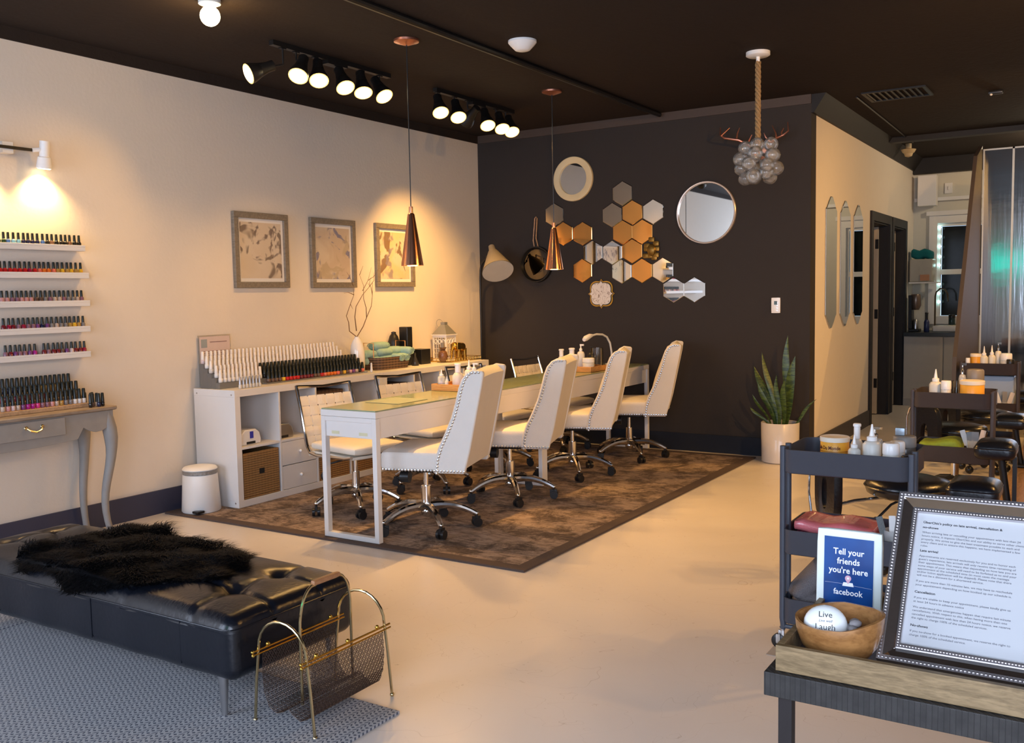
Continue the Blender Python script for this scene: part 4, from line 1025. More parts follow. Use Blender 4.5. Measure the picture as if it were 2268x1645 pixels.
# ------------------------------------------------------------------ lamps
def head(parent_track, pos, face, label, power, target=None, color=WARM, matb=BLACKM, lit=True, r=.060, spot=80, hax=(.45, -.38, -.80), name='track_spotlight', grp='black spotlights on the ceiling tracks'):
    """pos = hook point under the track, face = centre of the lamp mouth"""
    p, f = Vector(pos), Vector(face); d = (f-p); L = .165
    t = thing(name, label, 'spotlight', pos, 0, grp)
    ax = Vector(hax).normalized(); beam = (Vector(target)-f).normalized()
    back = f-ax*L-p; fl = f-p
    g = G().tube([back, back+ax*.07, back+ax*.085, back+ax*.142, fl], [r*.52, r*.52, r*.66, r*.96, r], 20, cap=False); g.tube([fl, fl-ax*.012, back+ax*.004, back], [r*.93, r*.9, r*.4, r*.4], 20)
    g.build('lamp_housing', matb, t)
    neck = back+ax*.05; G().tube([(0,0,0), (0, 0, min(-.03, neck.z+.03)), neck], .006, 8).box(-.012, .012, -.02, .02, -.004, .02).build('yoke', matb, t)
    if lit:
        G().tube([fl+ax*.0008, fl+ax*.004, fl+ax*.008], [r*.86, r*.82, r*.35], 20).build('bulb', BULB, t)
        G().tube([fl+ax*.0016, fl+ax*.0006], [r*.86, r*.985], 20, cap=False).build('lens_rim', RIMG, t)
        lamp('SPOT', f+ax*.03, power, color, beam, .03, spot, .85, name='spot_beam')
    return t
def track(y0, y1, x, label):
    t = thing('ceiling_track', label, 'track', (x, (y0+y1)/2, HC-.001), 0, 'black lighting tracks on the ceiling'); h = (y1-y0)/2
    G().box(-.018, .018, -h, h, -.028, 0).build('rail', BLACKM, t, smooth=False)
    G().box(-.03, .03, -.09, .09, -.05, -.0285).build('feed_box', BLACKM, t, smooth=False)
track(.07, 1.14, .95, 'near black ceiling track carrying six lit spotlights')
track(1.66, 2.72, .95, 'far black ceiling track carrying five lit spotlights')
ZH = HC-.031
A = [((.95,.16), (.86,-.03,2.66), (.02,-1.0,1.4), 13), ((.95,.27), (1.03,.20,2.665), (.25,-.1,.8), 16), ((.95,.43), (1.03,.375,2.67), (2.9,.2,0), 46), ((.95,.65), (1.04,.60,2.665), (.25,.9,1.0), 20), ((.95,.86), (1.03,.78,2.665), (2.3,.3,0), 46), ((.95,1.04), (1.05,.965,2.67), (3.2,1.0,0), 50)]
for i, ((x, y), f, tg, pw) in enumerate(A):
    head(None, (x, y, ZH), f, 'lit black spotlight, %s from the left on the near ceiling track' % nth(i+1), pw, tg, hax=[(-.35,-.85,-.40),(.25,-.55,-.75),(.42,-.40,-.8),(.55,-.25,-.8),(.40,-.30,-.85),(.62,-.15,-.78)][i])
B = [((.95,1.69), (1.03,1.615,2.665), (2.6,.6,0), 42), ((.95,1.90), (1.04,1.82,2.66), (.3,1.9,1.0), 32), ((.95,2.27), (1.04,2.21,2.655), (3.0,1.9,0), 42), ((.95,2.47), (1.05,2.40,2.655), (3.2,2.2,0), 30), ((.95,2.61), (1.05,2.545,2.65), (.5,2.9,.9), 22)]
for i, ((x, y), f, tg, pw) in enumerate(B):
    head(None, (x, y, ZH), f, 'lit black spotlight, %s from the left on the far ceiling track' % nth(i+1), pw, tg)
head(None, (.95, 2.07, ZH), (.90, 2.11, 2.68), 'spotlight on the far track turned away towards the white wall', 92, (0, 2.7, 1.05), spot=74, hax=(-.8, .2, -.55))
for i, (p, tg, pw) in enumerate(OFF_TRACK_AND_FILL):
    head(None, (p[0], p[1], ZH), p, 'spotlight over the pedicure platform, %s one' % nth(i+1), pw, tg, spot=100, hax=Vector(tg)-Vector(p))
# globe lamp at the top edge
t = thing('ceiling_globe_lamp', 'lit round bulb on the ceiling at the top left edge', 'lamp', (1.25, -.63, HC-.001))
G().lathe([(0, 0), (.055, 0), (.055, -.02), (.03, -.03), (0, -.03)], 24).build('ceiling_plate', WHITEM, t); G().sph((0, 0, -.078), .05, 20).build('bulb', BULB, t)
lamp('POINT', (1.25, -.63, HC-.145), 5, WARM2, size=.05)
# white wall spot bar
t = thing('wall_spot_bar', 'white double spotlight on a short black bar above the polish ledges', 'wall lamp', (.001, -1.02, 2.20))
G().box(.055, .068, -.10, .13, -.008, .008).build('bar', BLACKM, t, smooth=False)
G().box(0, .056, -.03, .03, -.03, .03).build('wall_plate', WHITEM, t, smooth=False)
for y, tg in ((.195, Vector((-.16, .02, -1))), (-.135, Vector((-.12, -.06, -1)))):
    tg.normalize(); b = Vector((.085, y, .055)); g = G().tube([b, b+tg*.085, b+tg*.09, b+tg*.15], [.026, .026, .034, .042], 20); g.cyl((.062, y-math.copysign(.06, y), 0), (.08, y, .01), .012, n=8)
    h = g.build('lamp_head', WHITEM, t); G().tube([b+tg*.1502, b+tg*.155], [.036, .03], 20).build('bulb', BULB, h)
    wp = b+tg*.17+Vector((.001, -1.02, 2.20)); lamp('SPOT', wp, 15, WARM2, tg+Vector((-.10, 0, 0)), .025, 120, .9, name='spot_beam')
# copper pendants
def pendant(x, y, label, ztop=1.88, zb=1.54):
    t = thing('pendant_lamp', label, 'pendant lamp', (x, y, HC-.001), 0, 'copper cone pendants over the desk')
    G().lathe([(0, 0), (.075, 0), (.074, -.012), (.02, -.03), (0, -.03)], 28).build('canopy', COPPERD, t)
    G().tube([(0, 0, -.02), (0, 0, ztop-HC)], .0032, 6).build('cord', BLACKP, t)
    zt = ztop-HC; zz = zb-HC
    G().lathe([(.0, zt+.01), (.012, zt+.01), (.013, zt-.028), (.020, zt-.034), (.066, zz+.008), (.067, zz), (.063, zz), (.016, zt-.04), (0, zt-.04)], 40).build('cone_shade', COPPER, t)
    G().sph((0, 0, zz+.03), .025, 14).build('bulb', BULBD, t)
    lamp('POINT', (x, y, zb-.012), 4.5, WARM, size=.03)
pendant(1.583, .534, 'copper cone pendant over the near desk, in front of the third print')
pendant(1.575, 2.27, 'copper cone pendant over the far desk, in front of the hexagon mirrors')
# smoke detector dome, chandelier
t = thing('smoke_detector', 'white dome fitting on the dark ceiling right of the pipe', 'detector', (2.125, .955, HC-.001))
G().lathe([(0, 0), (.085, 0), (.085, -.012), (.07, -.030), (.045, -.055), (.03, -.06), (0, -.062)], 32).build('dome', WHITEM, t)
t = thing('bubble_chandelier', 'clear glass bubble chandelier hanging on a rope from a white canopy', 'chandelier', (3.196, 2.069, HC-.001))
G().lathe([(0, 0), (.075, 0), (.075, -.022), (.065, -.028), (.012, -.03), (.012, -.06), (0, -.06)], 32).build('canopy', WHITEM, t)
g = G()
for k in range(3):
    g.tube([(.010*math.cos(q*.55+k*2.1), .010*math.sin(q*.55+k*2.1), -.06-.0079*q) for q in range(68)], .0098, 6)
g.build('rope', JUTE, t)
rb = random.Random(11); bub = []
for lay, (z, rr, n) in enumerate(((-.595, .085, 5), (-.655, .11, 6), (-.715, .105, 6), (-.775, .085, 5), (-.79, .02, 1), (-.66, .02, 1), (-.72, .03, 1))):
    for k in range(n):
        a = 2*PI*k/n+lay*.7; bub.append((rr*math.cos(a)+rb.uniform(-.01, .01), rr*math.sin(a)+rb.uniform(-.01, .01), z+rb.uniform(-.015, .015)))
BG = thin_glass('bubble_glass', (.97, .96, .94), .9, .13)
bm_ = G().sph((0, 0, 0), .046, 18); inner = G().sph((0, 0, 0), .0445, 18); b0 = 0; bme = bpy.data.meshes.new('glass_ball'); bme.from_pydata(bm_.v, [], bm_.f); bme.polygons.foreach_set('use_smooth', [True]*len(bme.polygons)); bme.materials.append(BG)
for p in bub: meshobj('glass_ball', bme, None, t, p)

# floor lamp in the corner
t = thing('floor_lamp', 'tall black floor lamp with pale metal cone shade in the wall corner', 'floor lamp', (.19, 3.32, .001))
G().lathe([(0, 0), (.12, 0), (.12, .015), (.02, .022), (0, .022)], 32).build('base', BLACKM, t)
G().tube([(0, 0, .02), (0, 0, 1.50), (.003, 0, 1.58), (.015, 0, 1.64), (.05, 0, 1.675), (.085, 0, 1.69)], .011, 10).build('pole', BLACKM, t)
ax = Vector((.33, -.28, -.52)).normalized(); b = Vector((.13, .0, 1.80))
SH = M('pale_grey_metal', (.30, .26, .20), .4, .2)
G().tube([b, b+ax*.05, b+ax*.07, b+ax*.30], [.028, .032, .045, .145], 40, cap=False).build('cone_shade', SH, t)
G().tube([b+ax*.298, b+ax*.303], [.140, .143], 40).build('shade_diffuser', M('frosted_cream', (.52, .49, .43), .4, coat=.2), t)
G().sph((.09, 0, 1.70), .022, 10).tube([(.085, 0, 1.69), (.13, 0, 1.77)], .008, 8).build('joint', BLACKM, t)

# ------------------------------------------------------------------ snake plant
t = thing('potted_snake_plant', 'snake plant in a white cylinder pot against the dark wall', 'plant', (2.955, 3.405, .001))
G().lathe([(.132, 0), (.142, .008), (.147, .312), (.143, .316), (.136, .314), (.134, .27), (0, .27)], 48).build('pot', M('cream_pot', (.60, .55, .50), .3, coat=.3), t, angle=50)
G().lathe([(0, .2702), (.133, .2702), (.10, .275), (0, .278)], 24).build('soil', SOIL, t)
LV = [(-.02, .0, -.22, .10, .50, .055, .3), (.03, .02, .02, .02, .86-.1, .05, .1), (.045, -.02, .08, .0, .60, .062, -.2), (-.03, .03, -.14, .05, .62, .04, .5), (.0, -.04, .0, -.05, .45, .035, .2), (-.06, -.03, -.14, -.03, .28, .03, -.3), (-.08, .0, -.16, .0, .17, .035, .2), (.09, .0, .20, -.02, .26, .026, 0), (.01, .05, .03, .05, .40, .04, .2), (-.045, .01, -.12, -.05, .38, .038, 0), (.03, -.05, .05, -.09, .42, .04, -.1)]
for (x, y, dx, dy, L, wd, tw_) in LV:
    g = G(); vs = []; n = 14
    for k in range(n+1):
        f = k/n; cx_ = x+dx*f**1.2+(.012*math.sin(f*6)); cy_ = y+dy*f; cz = .26+L*f*(1-.03*f); wv = .82*wd*(.62+.55*math.sin(min(1, f*1.15)*PI*.55))*(1-max(0, (f-.62)/.38)**1.6)+.0005
        a = tw_+f*.9-.55; c_, s_ = math.cos(a)*wv*.62, math.sin(a)*wv*.62; th = .0035*(1-f*.6)
        vs += [(cx_-c_, cy_-s_, cz), (cx_+s_*.14, cy_-c_*.14-th, cz), (cx_+c_, cy_+s_, cz), (cx_-s_*.1, cy_+c_*.1+th, cz)]
    fs = []
    for k in range(n):
        for j in range(4): a = k*4; fs.append((a+j, a+(j+1) % 4, a+4+(j+1) % 4, a+4+j))
    fs += [(3, 2, 1, 0), (n*4, n*4+1, n*4+2, n*4+3)]
    g.add(vs, fs); g.build('leaf', LEAF, t, angle=60)

# ------------------------------------------------------------------ things on the desks
def pbottle(name, label, cat, loc, r, h, kind, mat, capm=WHITEG, group='bottles and jars on the desk trays', rz=0, sc_=1):
    t = thing(name, label, cat, loc, rz, group)
    if kind == 'pump':
        G().lathe([(r*.9, 0), (r, .004), (r, h*.62), (r*.8, h*.7), (r*.32, h*.73)], 20).build('bottle_body', mat, t, angle=50)
        G().lathe([(r*.40, h*.73), (r*.42, h*.82), (r*.18, h*.84), (r*.16, h*.95)], 16).box(-r*.2, r*.9, -r*.16, r*.16, h*.94, h).build('pump', capm, t, angle=50)
    elif kind == 'nozzle':
        G().lathe([(r*.9, 0), (r, .004), (r, h*.58), (r*.75, h*.64), (r*.45, h*.66)], 20).build('bottle_body', mat, t, angle=50)
        G().lathe([(r*.55, h*.66), (r*.55, h*.74), (r*.3, h*.76), (r*.08, h)], 16).build('nozzle', capm, t, angle=50)
    elif kind == 'jar':
        G().lathe([(r*.94, 0), (r, .004), (r, h*.62), (r*.93, h*.66)], 24).build('jar_body', mat, t, angle=50)
        G().lathe([(r*1.02, h*.66), (r*1.04, h*.70), (r*1.02, h*.96), (r*.9, h), (0, h)], 24).build('lid', capm, t, angle=50)
    elif kind == 'dispenser':
        G().lathe([(r*.9, 0), (r, .005), (r, h*.5), (r*.6, h*.62), (r*.42, h*.64)], 20).build('bottle_body', mat, t, angle=50)
        G().lathe([(r*.5, h*.64), (r*.5, h*.92), (r*.62, h*.93), (r*.62, h*.98), (r*.5, h)], 20).build('push_cap', capm, t, angle=50)
    elif kind == 'glass':
        G().lathe([(r*.85, 0), (r, .004), (r*1.02, h), (r*.96, h), (r*.94, .01), (0, .01)], 24).build('tumbler', GLASS, t, angle=50)
    return t
def deskitems(yc, which, z, grp):
    TRX0, TRX1, Y0, Y1 = 1.40, 1.74, yc, yc+.27
    t = thing('bamboo_tray', 'orange bamboo tray holding bottles on the %s desk' % which, 'tray', (0, 0, z), 0, 'bamboo trays on the desks')
    g = G(); g.box(TRX0, TRX1, Y0, Y1, 0, .008); g.frame(TRX0, TRX1, 0, 1, 1, 0, 1) if False else None
    for a in ((TRX0, TRX1, Y0, Y0+.01), (TRX0, TRX1, Y1-.01, Y1), (TRX0, TRX0+.01, Y0+.01, Y1-.01), (TRX1-.01, TRX1, Y0+.01, Y1-.01)): g.box(a[0], a[1], a[2], a[3], .008, .042)
    g.build('tray_body', TREYW, t, smooth=False, bevel=.002)
    return TRX0, Y0, z+.009
PLW = M('milky_plastic', (.74, .72, .66), .35, trans=.15); PLC = M('clear_plastic', (.85, .85, .84), .12, trans=.6)
x0_, y0_, z_ = deskitems(.93, 'near', DT_+.001, '')
t = pbottle('blue_liquid_bottle', 'clear bottle with blue liquid and white nozzle on the near tray', 'bottle', (1.445, .985, z_), .026, .125, 'nozzle', PLC); G().lathe([(.0245, .003), (.0252, .005), (.0252, .033), (0, .034)], 20).build('blue_liquid', M('blue_liquid', (.06, .36, .42), .2), t)
pbottle('dropper_bottle', 'small white bottle with pointed cap beside the blue liquid bottle', 'bottle', (1.50, .965, z_), .012, .085, 'nozzle', PLW)
pbottle('lotion_bottle', 'white push-cap dispenser bottle, largest on the near tray', 'bottle', (1.545, 1.03, z_), .038, .165, 'dispenser', PLW)
pbottle('pump_bottle', 'white pump bottle with slim nozzle behind the big dispenser on the near tray', 'bottle', (1.60, 1.08, z_), .032, .185, 'nozzle', PLW)
pbottle('pump_bottle', 'white pump bottle at the right end of the near tray', 'bottle', (1.68, 1.02, z_), .036, .17, 'pump', PLW)
pbottle('cotton_jar', 'round white jar at the back of the near tray', 'jar', (1.50, 1.13, z_), .04, .08, 'jar', PLW)
pbottle('small_jar', 'tiny white jar at the left corner of the near tray', 'jar', (1.425, 1.06, z_), .017, .035, 'jar', PLW)
x0_, y0_, z_ = deskitems(2.53, 'far', DT_+.001, '')
pbottle('small_bottle', 'white bottle with flat cap at the left of the far tray', 'bottle', (1.44, 2.60, z_), .034, .165, 'dispenser', PLW)
pbottle('dispenser_bottle', 'white push-cap dispenser in the middle of the far tray', 'bottle', (1.535, 2.60, z_), .040, .175, 'dispenser', PLW)
pbottle('pump_bottle', 'slim white pump bottle on the far tray', 'bottle', (1.61, 2.61, z_), .030, .205, 'pump', PLW)
pbottle('round_bottle', 'white round bottle at the right front of the far tray', 'bottle', (1.69, 2.585, z_), .046, .10, 'jar', PLW)
pbottle('glass_jar', 'clear glass tumbler at the right back of the far tray', 'jar', (1.69, 2.73, z_), .050, .17, 'glass', PLC)
pbottle('black_pump_bottle', 'dark pump bottle behind the white ones on the far tray', 'bottle', (1.63, 2.74, z_), .026, .18, 'pump', BLACKP, BLACKP)
t = thing('gooseneck_lamp', 'white gooseneck desk lamp arching over the far desk', 'desk lamp', (1.55, 3.28, DT_))
G().lathe([(0, 0), (.055, 0), (.055, .014), (.015, .022), (0, .022)], 24).build('base', WHITEM, t)
G().tube([(0, 0, .02), (0, -.002, .11), (0, -.03, .19), (0, -.09, .245), (0, -.17, .268), (0, -.28, .275), (0, -.36, .268)], .0085, 8).build('gooseneck', WHITEM, t)
G().tube([(0, -.35, .270), (0, -.40, .266), (0, -.47, .250), (0, -.50, .240)], [.010, .019, .023, .015], 12).build('lamp_head', WHITEM, t)
tag(G().box(1.45, 1.70, .22, .50, DT_+.0008, DT_+.0018).build('desk_mat', M('pale_green_mat', (.30, .36, .28), .4), smooth=False), 'pale green mat lying on the glass of the near desk', 'mat')

# ------------------------------------------------------------------ utility carts
def rrect(hx, hy, r, n=6):
    out = []
    for cx_, cy_, a0 in ((hx-r, hy-r, 0), (-hx+r, hy-r, PI/2), (-hx+r, -hy+r, PI), (hx-r, -hy+r, 3*PI/2)):
        for k in range(n+1): a = a0+PI/2*k/n; out.append((cx_+r*math.cos(a), cy_+r*math.sin(a)))
    return out
def cart(x0, x1, y0, y1, label, mat):
    t = thing('utility_cart', label, 'cart', ((x0+x1)/2, (y0+y1)/2, .001), 0, 'three tier utility carts'); hx, hy = (x1-x0)/2, (y1-y0)/2
    for (z0, z1) in ((.677, .764), (.373, .464), (.108, .204)):
        g = G(); vs = []; fs = []; n = 28
        for (s, z) in ((.007, z0), (0, z0+.006), (0, z1), (-.002, z1+.002), (.004, z1+.002), (.004, z0+.006), (.008, z0+.004)):
            vs += [(a, b, z) for a, b in rrect(hx-s, hy-s, .045-s)]
        for i in range(6):
            for j in range(n): fs.append((i*n+j, i*n+(j+1) % n, (i+1)*n+(j+1) % n, (i+1)*n+j))
        fs.append(tuple(range(n))[::-1]); fs.append(tuple(range(6*n, 7*n))); g.add(vs, fs); g.build('shelf_tray', mat, t, angle=50)
    for sx_ in (-1, 1):
        for sy_ in (-1, 1):
            px_, py_ = sx_*(hx+.001), -hy+.065+sy_*.035
            G().tube([(px_, py_, .775), (px_, py_, .12), (px_-sx_*.004, py_, .092), (px_-sx_*.0, py_, .080)], .0115, 10).build('post', mat, t)
            cx_, cy_ = px_-.0, (-hy+.03 if sy_ < 0 else hy-.04)
            f = G().tube([(px_, py_, .092), (px_, (py_+cy_)/2, .086), (cx_, cy_, .086), (cx_, cy_, .072)], .009, 8).rbox((cx_-.004, cy_, .052), (.012, .006, .022), .005, 2).cyl((cx_-.012, cy_-.016, .028), (cx_-.012, cy_+.016, .028), .007, n=8)
            f.rbox((cx_-.012, cy_-.016, .042), (.008, .002, .018), .002, 2).rbox((cx_-.012, cy_+.016, .042), (.008, .002, .018), .002, 2)
            c = f.build('caster_fork', STEEL, t); G().lathe([(0, -.011), (.022, -.011), (.028, -.007), (.028, .007), (.022, .011), (0, .011)], 20, T(cx_-.012, cy_, .030) @ rotm('X', PI/2)).build('caster_wheel', BLACKP, c)
    for yy_ in (-hy+.03, hy-.04): G().tube([(-hx, yy_, .09), (hx, yy_, .09)], .009, 8).build('base_rail', mat, t)
    return t
cart(4.112, 4.556, -.53, -.185, 'slate utility cart nearest the camera, behind the facebook sign', CARTM)
cart(4.195, 4.60, 1.72, 2.06, 'second brownish grey utility cart, with coffee tin and white squeeze bottle', CARTM2)
cart(4.17, 4.56, 4.02, 4.36, 'farthest dark utility cart, in front of the shiny metal panel', CARTM2)
COFFEE = M('orange_yellow_label', (.72, .33, .03), .35)
def tin(x, y, z, r, h, label, words=True):
    t = thing('coffee_tin', label, 'tin', (x, y, z), 0, 'orange coffee tins on the carts')
    G().lathe([(r*.98, 0), (r, .003), (r, h*.86), (r*.98, h*.87)], 36).build('tin_body', COFFEE, t, angle=50)
    G().lathe([(r*1.03, h*.85), (r*1.04, h*.98), (r*.98, h), (r*.9, h*.985), (0, h*.98)], 36).build('lid', M('cream_lid', (.75, .66, .54), .4), t, angle=50)
    if words:
        def wrap(me):
            a0 = -PI/2-.35
            for v in me.vertices:
                a = a0+v.co.x/r; zz = v.co.y; e = v.co.z; v.co = ((r+.0004+e)*math.cos(a), (r+.0004+e)*math.sin(a), zz)
        me = textmesh('Cafe Du Monde', .019, 'CENTER', .0002, 'tin_lettering', bold=.0004, sx=.82)
        for v in me.vertices: v.co.y += h*.62
        wrap(me); me.materials.clear(); me.materials.append(M('dark_red_ink', (.10, .02, .01), .5)); o = bpy.data.objects.new('tin_lettering', me); COL.objects.link(o); o.parent = t
        g = G(); vs = []; fs = []
        for k in range(25):
            a = -PI/2-.35-.85+1.7*k/24; zb = h*.08; zt = h*(.10+.22*max(0, math.cos((k-12)/24*PI*1.3)))
            vs += [((r+.0006)*math.cos(a), (r+.0006)*math.sin(a), zb), ((r+.0006)*math.cos(a), (r+.0006)*math.sin(a), zt)]
        for k in range(24): fs.append((2*k, 2*k+2, 2*k+3, 2*k+1))
        g.add(vs, fs); g.build('label_picture', M('dark_orange_picture', (.35, .10, .02), .5), t)
        G().lathe([(r+.0006, h*.545), (r+.0006, h*.56)], 36).build('label_line', M('line_ink', (.25, .08, .02), .5), t)
    return t
Z1 = .001+.682
CG = 'items on the nearest cart'
tin(4.262, -.35, Z1, .052, .118, 'orange coffee tin with cream lid on the nearest cart')
pbottle('spray_bottle', 'white tall spray bottle behind the coffee tin on the nearest cart', 'bottle', (4.325, -.27, Z1), .024, .160, 'dispenser', PLW, group=CG)
pbottle('nozzle_bottle', 'short white nozzle bottle beside the coffee tin on the nearest cart', 'bottle', (4.350, -.43, Z1), .022, .140, 'nozzle', PLW, group=CG)
pbottle('square_pump_bottle', 'milky square bottle with tall white nozzle in the middle of the nearest cart', 'bottle', (4.405, -.40, Z1), .033, .178, 'nozzle', PLW, group=CG)
pbottle('chrome_pump_bottle', 'clear bottle with chrome pump behind the milky square bottle', 'bottle', (4.395, -.30, Z1), .030, .155, 'pump', PLC, CHROME, group=CG)
pbottle('white_cap_bottle', 'white bottle with broad round cap at the right front of the nearest cart', 'bottle', (4.478, -.44, Z1), .028, .12, 'jar', PLW, group=CG)
pbottle('white_jar', 'small white jar behind the broad capped bottle on the nearest cart', 'jar', (4.480, -.33, Z1), .026, .11, 'jar', PLW, group=CG)
pbottle('grey_lid_jar', 'wide jar with grey lid at the back right of the nearest cart', 'jar', (4.475, -.255, Z1), .048, .12, 'jar', M('smoke_jar', (.10, .09, .08), .2), M('grey_lid', (.22, .20, .18), .4), group=CG) if False else pbottle('grey_lid_jar', 'wide jar with grey lid at the back right of the nearest cart', 'jar', (4.49, -.245, Z1), .040, .12, 'jar', M('smoke_jar', (.10, .09, .08), .2), M('grey_lid', (.22, .20, .18), .4), group=CG)
tag(G().rbox((4.475, -.24, Z1+.135), (.017, .017, .014), .003, 2).build('silver_cube', M('blue_grey_metal', (.30, .36, .42), .3, .6), angle=50), 'small silver blue block on top of the grey lidded jar', 'block')
pbottle('black_jar', 'black glossy jar in the right corner of the nearest cart', 'jar', (4.522, -.36, Z1), .022, .065, 'jar', BLACKP, BLACKP, group=CG)
# middle tray of the nearest cart
Z2 = .001+.379
PINK = M('pink_plastic', (.62, .16, .18), .2, coat=.6, var=.2, bump=.4, bscale=30)
tag(G().rbox((4.28, -.36, Z2+.085), (.145, .10, .022), .018, 6, fn=lambda p: Vector((p.x, p.y, p.z+.006*math.sin(p.x*40)))).build('pink_pouch', PINK), 'glossy pink plastic pouch on the middle tray of the nearest cart', 'pouch')
tag(G().rbox((4.28, -.36, Z2+.031), (.15, .11, .030), .018, 4).build('folded_magenta_cloth', M('magenta_cloth', (.36, .07, .24), .8)), 'folded magenta cloth under the glossy pink pouch', 'cloth')
t = thing('file_holder', 'ribbed clear cup of nail files on the middle tray of the nearest cart', 'holder', (4.49, -.40, Z2))
g = G().lathe([(.035, 0), (.042, .10), (.039, .10), (.033, .004), (0, .004)], 20); g.build('cup', PLC, t, angle=50)
FG_ = M('grey_file', (.16, .17, .17), .9, bump=.5, bscale=300); 
for i, (dx, tx_, m_) in enumerate(((-.018, -.25, FG_), (-.004, -.05, WHITE), (.010, .12, FG_), (.022, .25, WHITE))):
    o = G().rbox((0, 0, .075), (.012, .0025, .072), .0024, 2).build('nail_file', m_); o.location = (4.49+dx, -.40+.01*(i-1.5), Z2+.006); o.rotation_euler = (0, tx_, .2)
    tag(o, ('grey nail file leaning left in the ribbed cup', 'white nail file next to the left leaning grey one in the cup', 'grey nail file right of the middle in the ribbed cup', 'white nail file leaning right in the ribbed cup')[i], 'nail file', 'nail files in the cup of the nearest cart')
Z3 = .001+.114
GT = M('grey_brown_towel', (.15, .135, .14), .95, bump=.7, bscale=240, var=.2)
o = G().rbox((0, 0, 0), (.11, .055, .033), .031, 5).build('rolled_towel', GT); o.location = (4.20, -.40, Z3+.150); o.rotation_euler = (0, .1, 1.0+.4); o.rotation_euler = (.0, -.75, .7); tag(o, 'dark brown rolled towel on top in the bottom tray of the nearest cart', 'towel', 'towels in the bottom tray')
o = G().rbox((0, 0, 0), (.16, .12, .05), .045, 5).build('folded_towel', GT); o.location = (4.29, -.37, Z3+.055); tag(o, 'grey folded towel filling the bottom tray of the nearest cart', 'towel', 'towels in the bottom tray')

# second cart
CG2 = 'items on the second cart'
pbottle('squeeze_bottle', 'white squeeze bottle with pointed cap at the left of the second cart', 'bottle', (4.30, 1.84, Z1), .034, .205, 'nozzle', PLW, group=CG2)
pbottle('white_canister', 'white ribbed canister next to the squeeze bottle on the second cart', 'jar', (4.36, 1.80, Z1), .026, .145, 'jar', PLW, group=CG2)
pbottle('clear_tumbler', 'clear tumbler between canister and tin on the second cart', 'cup', (4.405, 1.87, Z1), .022, .14, 'glass', PLC, group=CG2)
pbottle('chrome_pump_bottle', 'slim chrome pump bottle left of the tin on the second cart', 'bottle', (4.425, 1.95, Z1), .020, .235, 'pump', PLC, CHROME, group=CG2)
tin(4.492, 1.81, Z1, .062, .150, 'orange coffee tin on the second cart', False)
pbottle('dark_lid_jar', 'clear jar with grey lid behind the tin of the second cart', 'jar', (4.49, 1.965, Z1), .045, .20, 'jar', PLC, M('grey_lid_b', (.20, .17, .14), .4), group=CG2)
GRN = M('lime_cloth', (.25, .33, .03), .7, var=.3, scale=40)
tag(G().rbox((4.33, 1.88, Z2+.055), (.11, .10, .050), .03, 6, fn=lambda p: Vector((p.x, p.y, p.z+.012*math.sin(p.x*28)))).build('green_cloth_bag', GRN), 'lime green bag on the middle tray of the second cart', 'bag')
t = thing('file_cup', 'small cup with combs and nail files on the middle tray of the second cart', 'cup', (4.50, 1.86, Z2)); G().lathe([(.028, 0), (.034, .11), (.031, .11), (.027, .004), (0, .004)], 18).build('cup', PLC, t, angle=50)
for i, (dx, tx_, kind) in enumerate(((-.012, -.30, 0), (-.006, -.10, 1), (.004, .02, 1), (.014, .22, 0))):
    m_ = (WHITE, M('grey_paddle', (.25, .26, .27), .6), M('grey_paddle_b', (.3, .3, .31), .6), M('pinkish_file', (.62, .52, .46), .7))[i]
    o = (G().rbox((0, 0, .12), (.014, .002, .045), .0019, 2) if kind == 0 else G().rbox((0, 0, .12), (.019, .002, .03), .0019, 2).cyl((0,0,0), (0,0,.095), .004, n=8)).rbox((0,0,.05), (.004,.0018,.05), .0015, 2).build('foot_file', m_); o.location = (4.50+dx, 1.86, Z2+.008); o.rotation_euler = (0, tx_, .2)
    tag(o, ('thin white file leaning left in the cup of the second cart', 'grey paddle file at the left in the cup of the second cart', 'grey paddle file in the middle of the cup of the second cart', 'cream file leaning right in the cup of the second cart')[i], 'file', 'files in the cup of the second cart')
# far cart
CG3 = 'items on the farthest cart'
tin(4.262, 4.13, Z1, .040, .15, 'small orange tin on the farthest cart', False)
pbottle('white_bottle', 'small white bottle at the left edge of the farthest cart', 'bottle', (4.212, 4.08, Z1), .016, .12, 'jar', PLW, group=CG3)
pbottle('nozzle_bottle', 'white nozzle bottle right of the tin on the farthest cart', 'bottle', (4.32, 4.12, Z1), .028, .21, 'nozzle', PLW, group=CG3)
pbottle('nozzle_bottle', 'second white nozzle bottle on the farthest cart, middle', 'bottle', (4.37, 4.16, Z1), .026, .215, 'nozzle', PLW, group=CG3)
pbottle('chrome_pump_bottle', 'chrome pump bottle on the farthest cart', 'bottle', (4.41, 4.20, Z1), .024, .235, 'pump', PLW, CHROME, group=CG3)
pbottle('white_jar', 'broad white jar at the right of the farthest cart', 'jar', (4.47, 4.15, Z1), .040, .155, 'jar', PLW, group=CG3)
pbottle('black_jar', 'black jar in front of the white jar on the farthest cart', 'jar', (4.505, 4.075, Z1), .027, .115, 'jar', BLACKP, BLACKP, group=CG3)
tag(G().box(4.27, 4.53, 4.12, 4.30, Z2, Z2+.285).build('plastic_bin', M('pale_blue_plastic', (.34, .40, .48), .4), smooth=False, bevel=.01), 'pale blue storage bin on the middle tray of the farthest cart', 'bin')
t = thing('file_cup', 'cup of files standing in front of the pale blue bin', 'cup', (4.47, 4.065, Z2)); G().lathe([(.018, 0), (.022, .09), (.02, .09), (.016, .004), (0, .004)], 14).build('cup', PLC, t, angle=50)

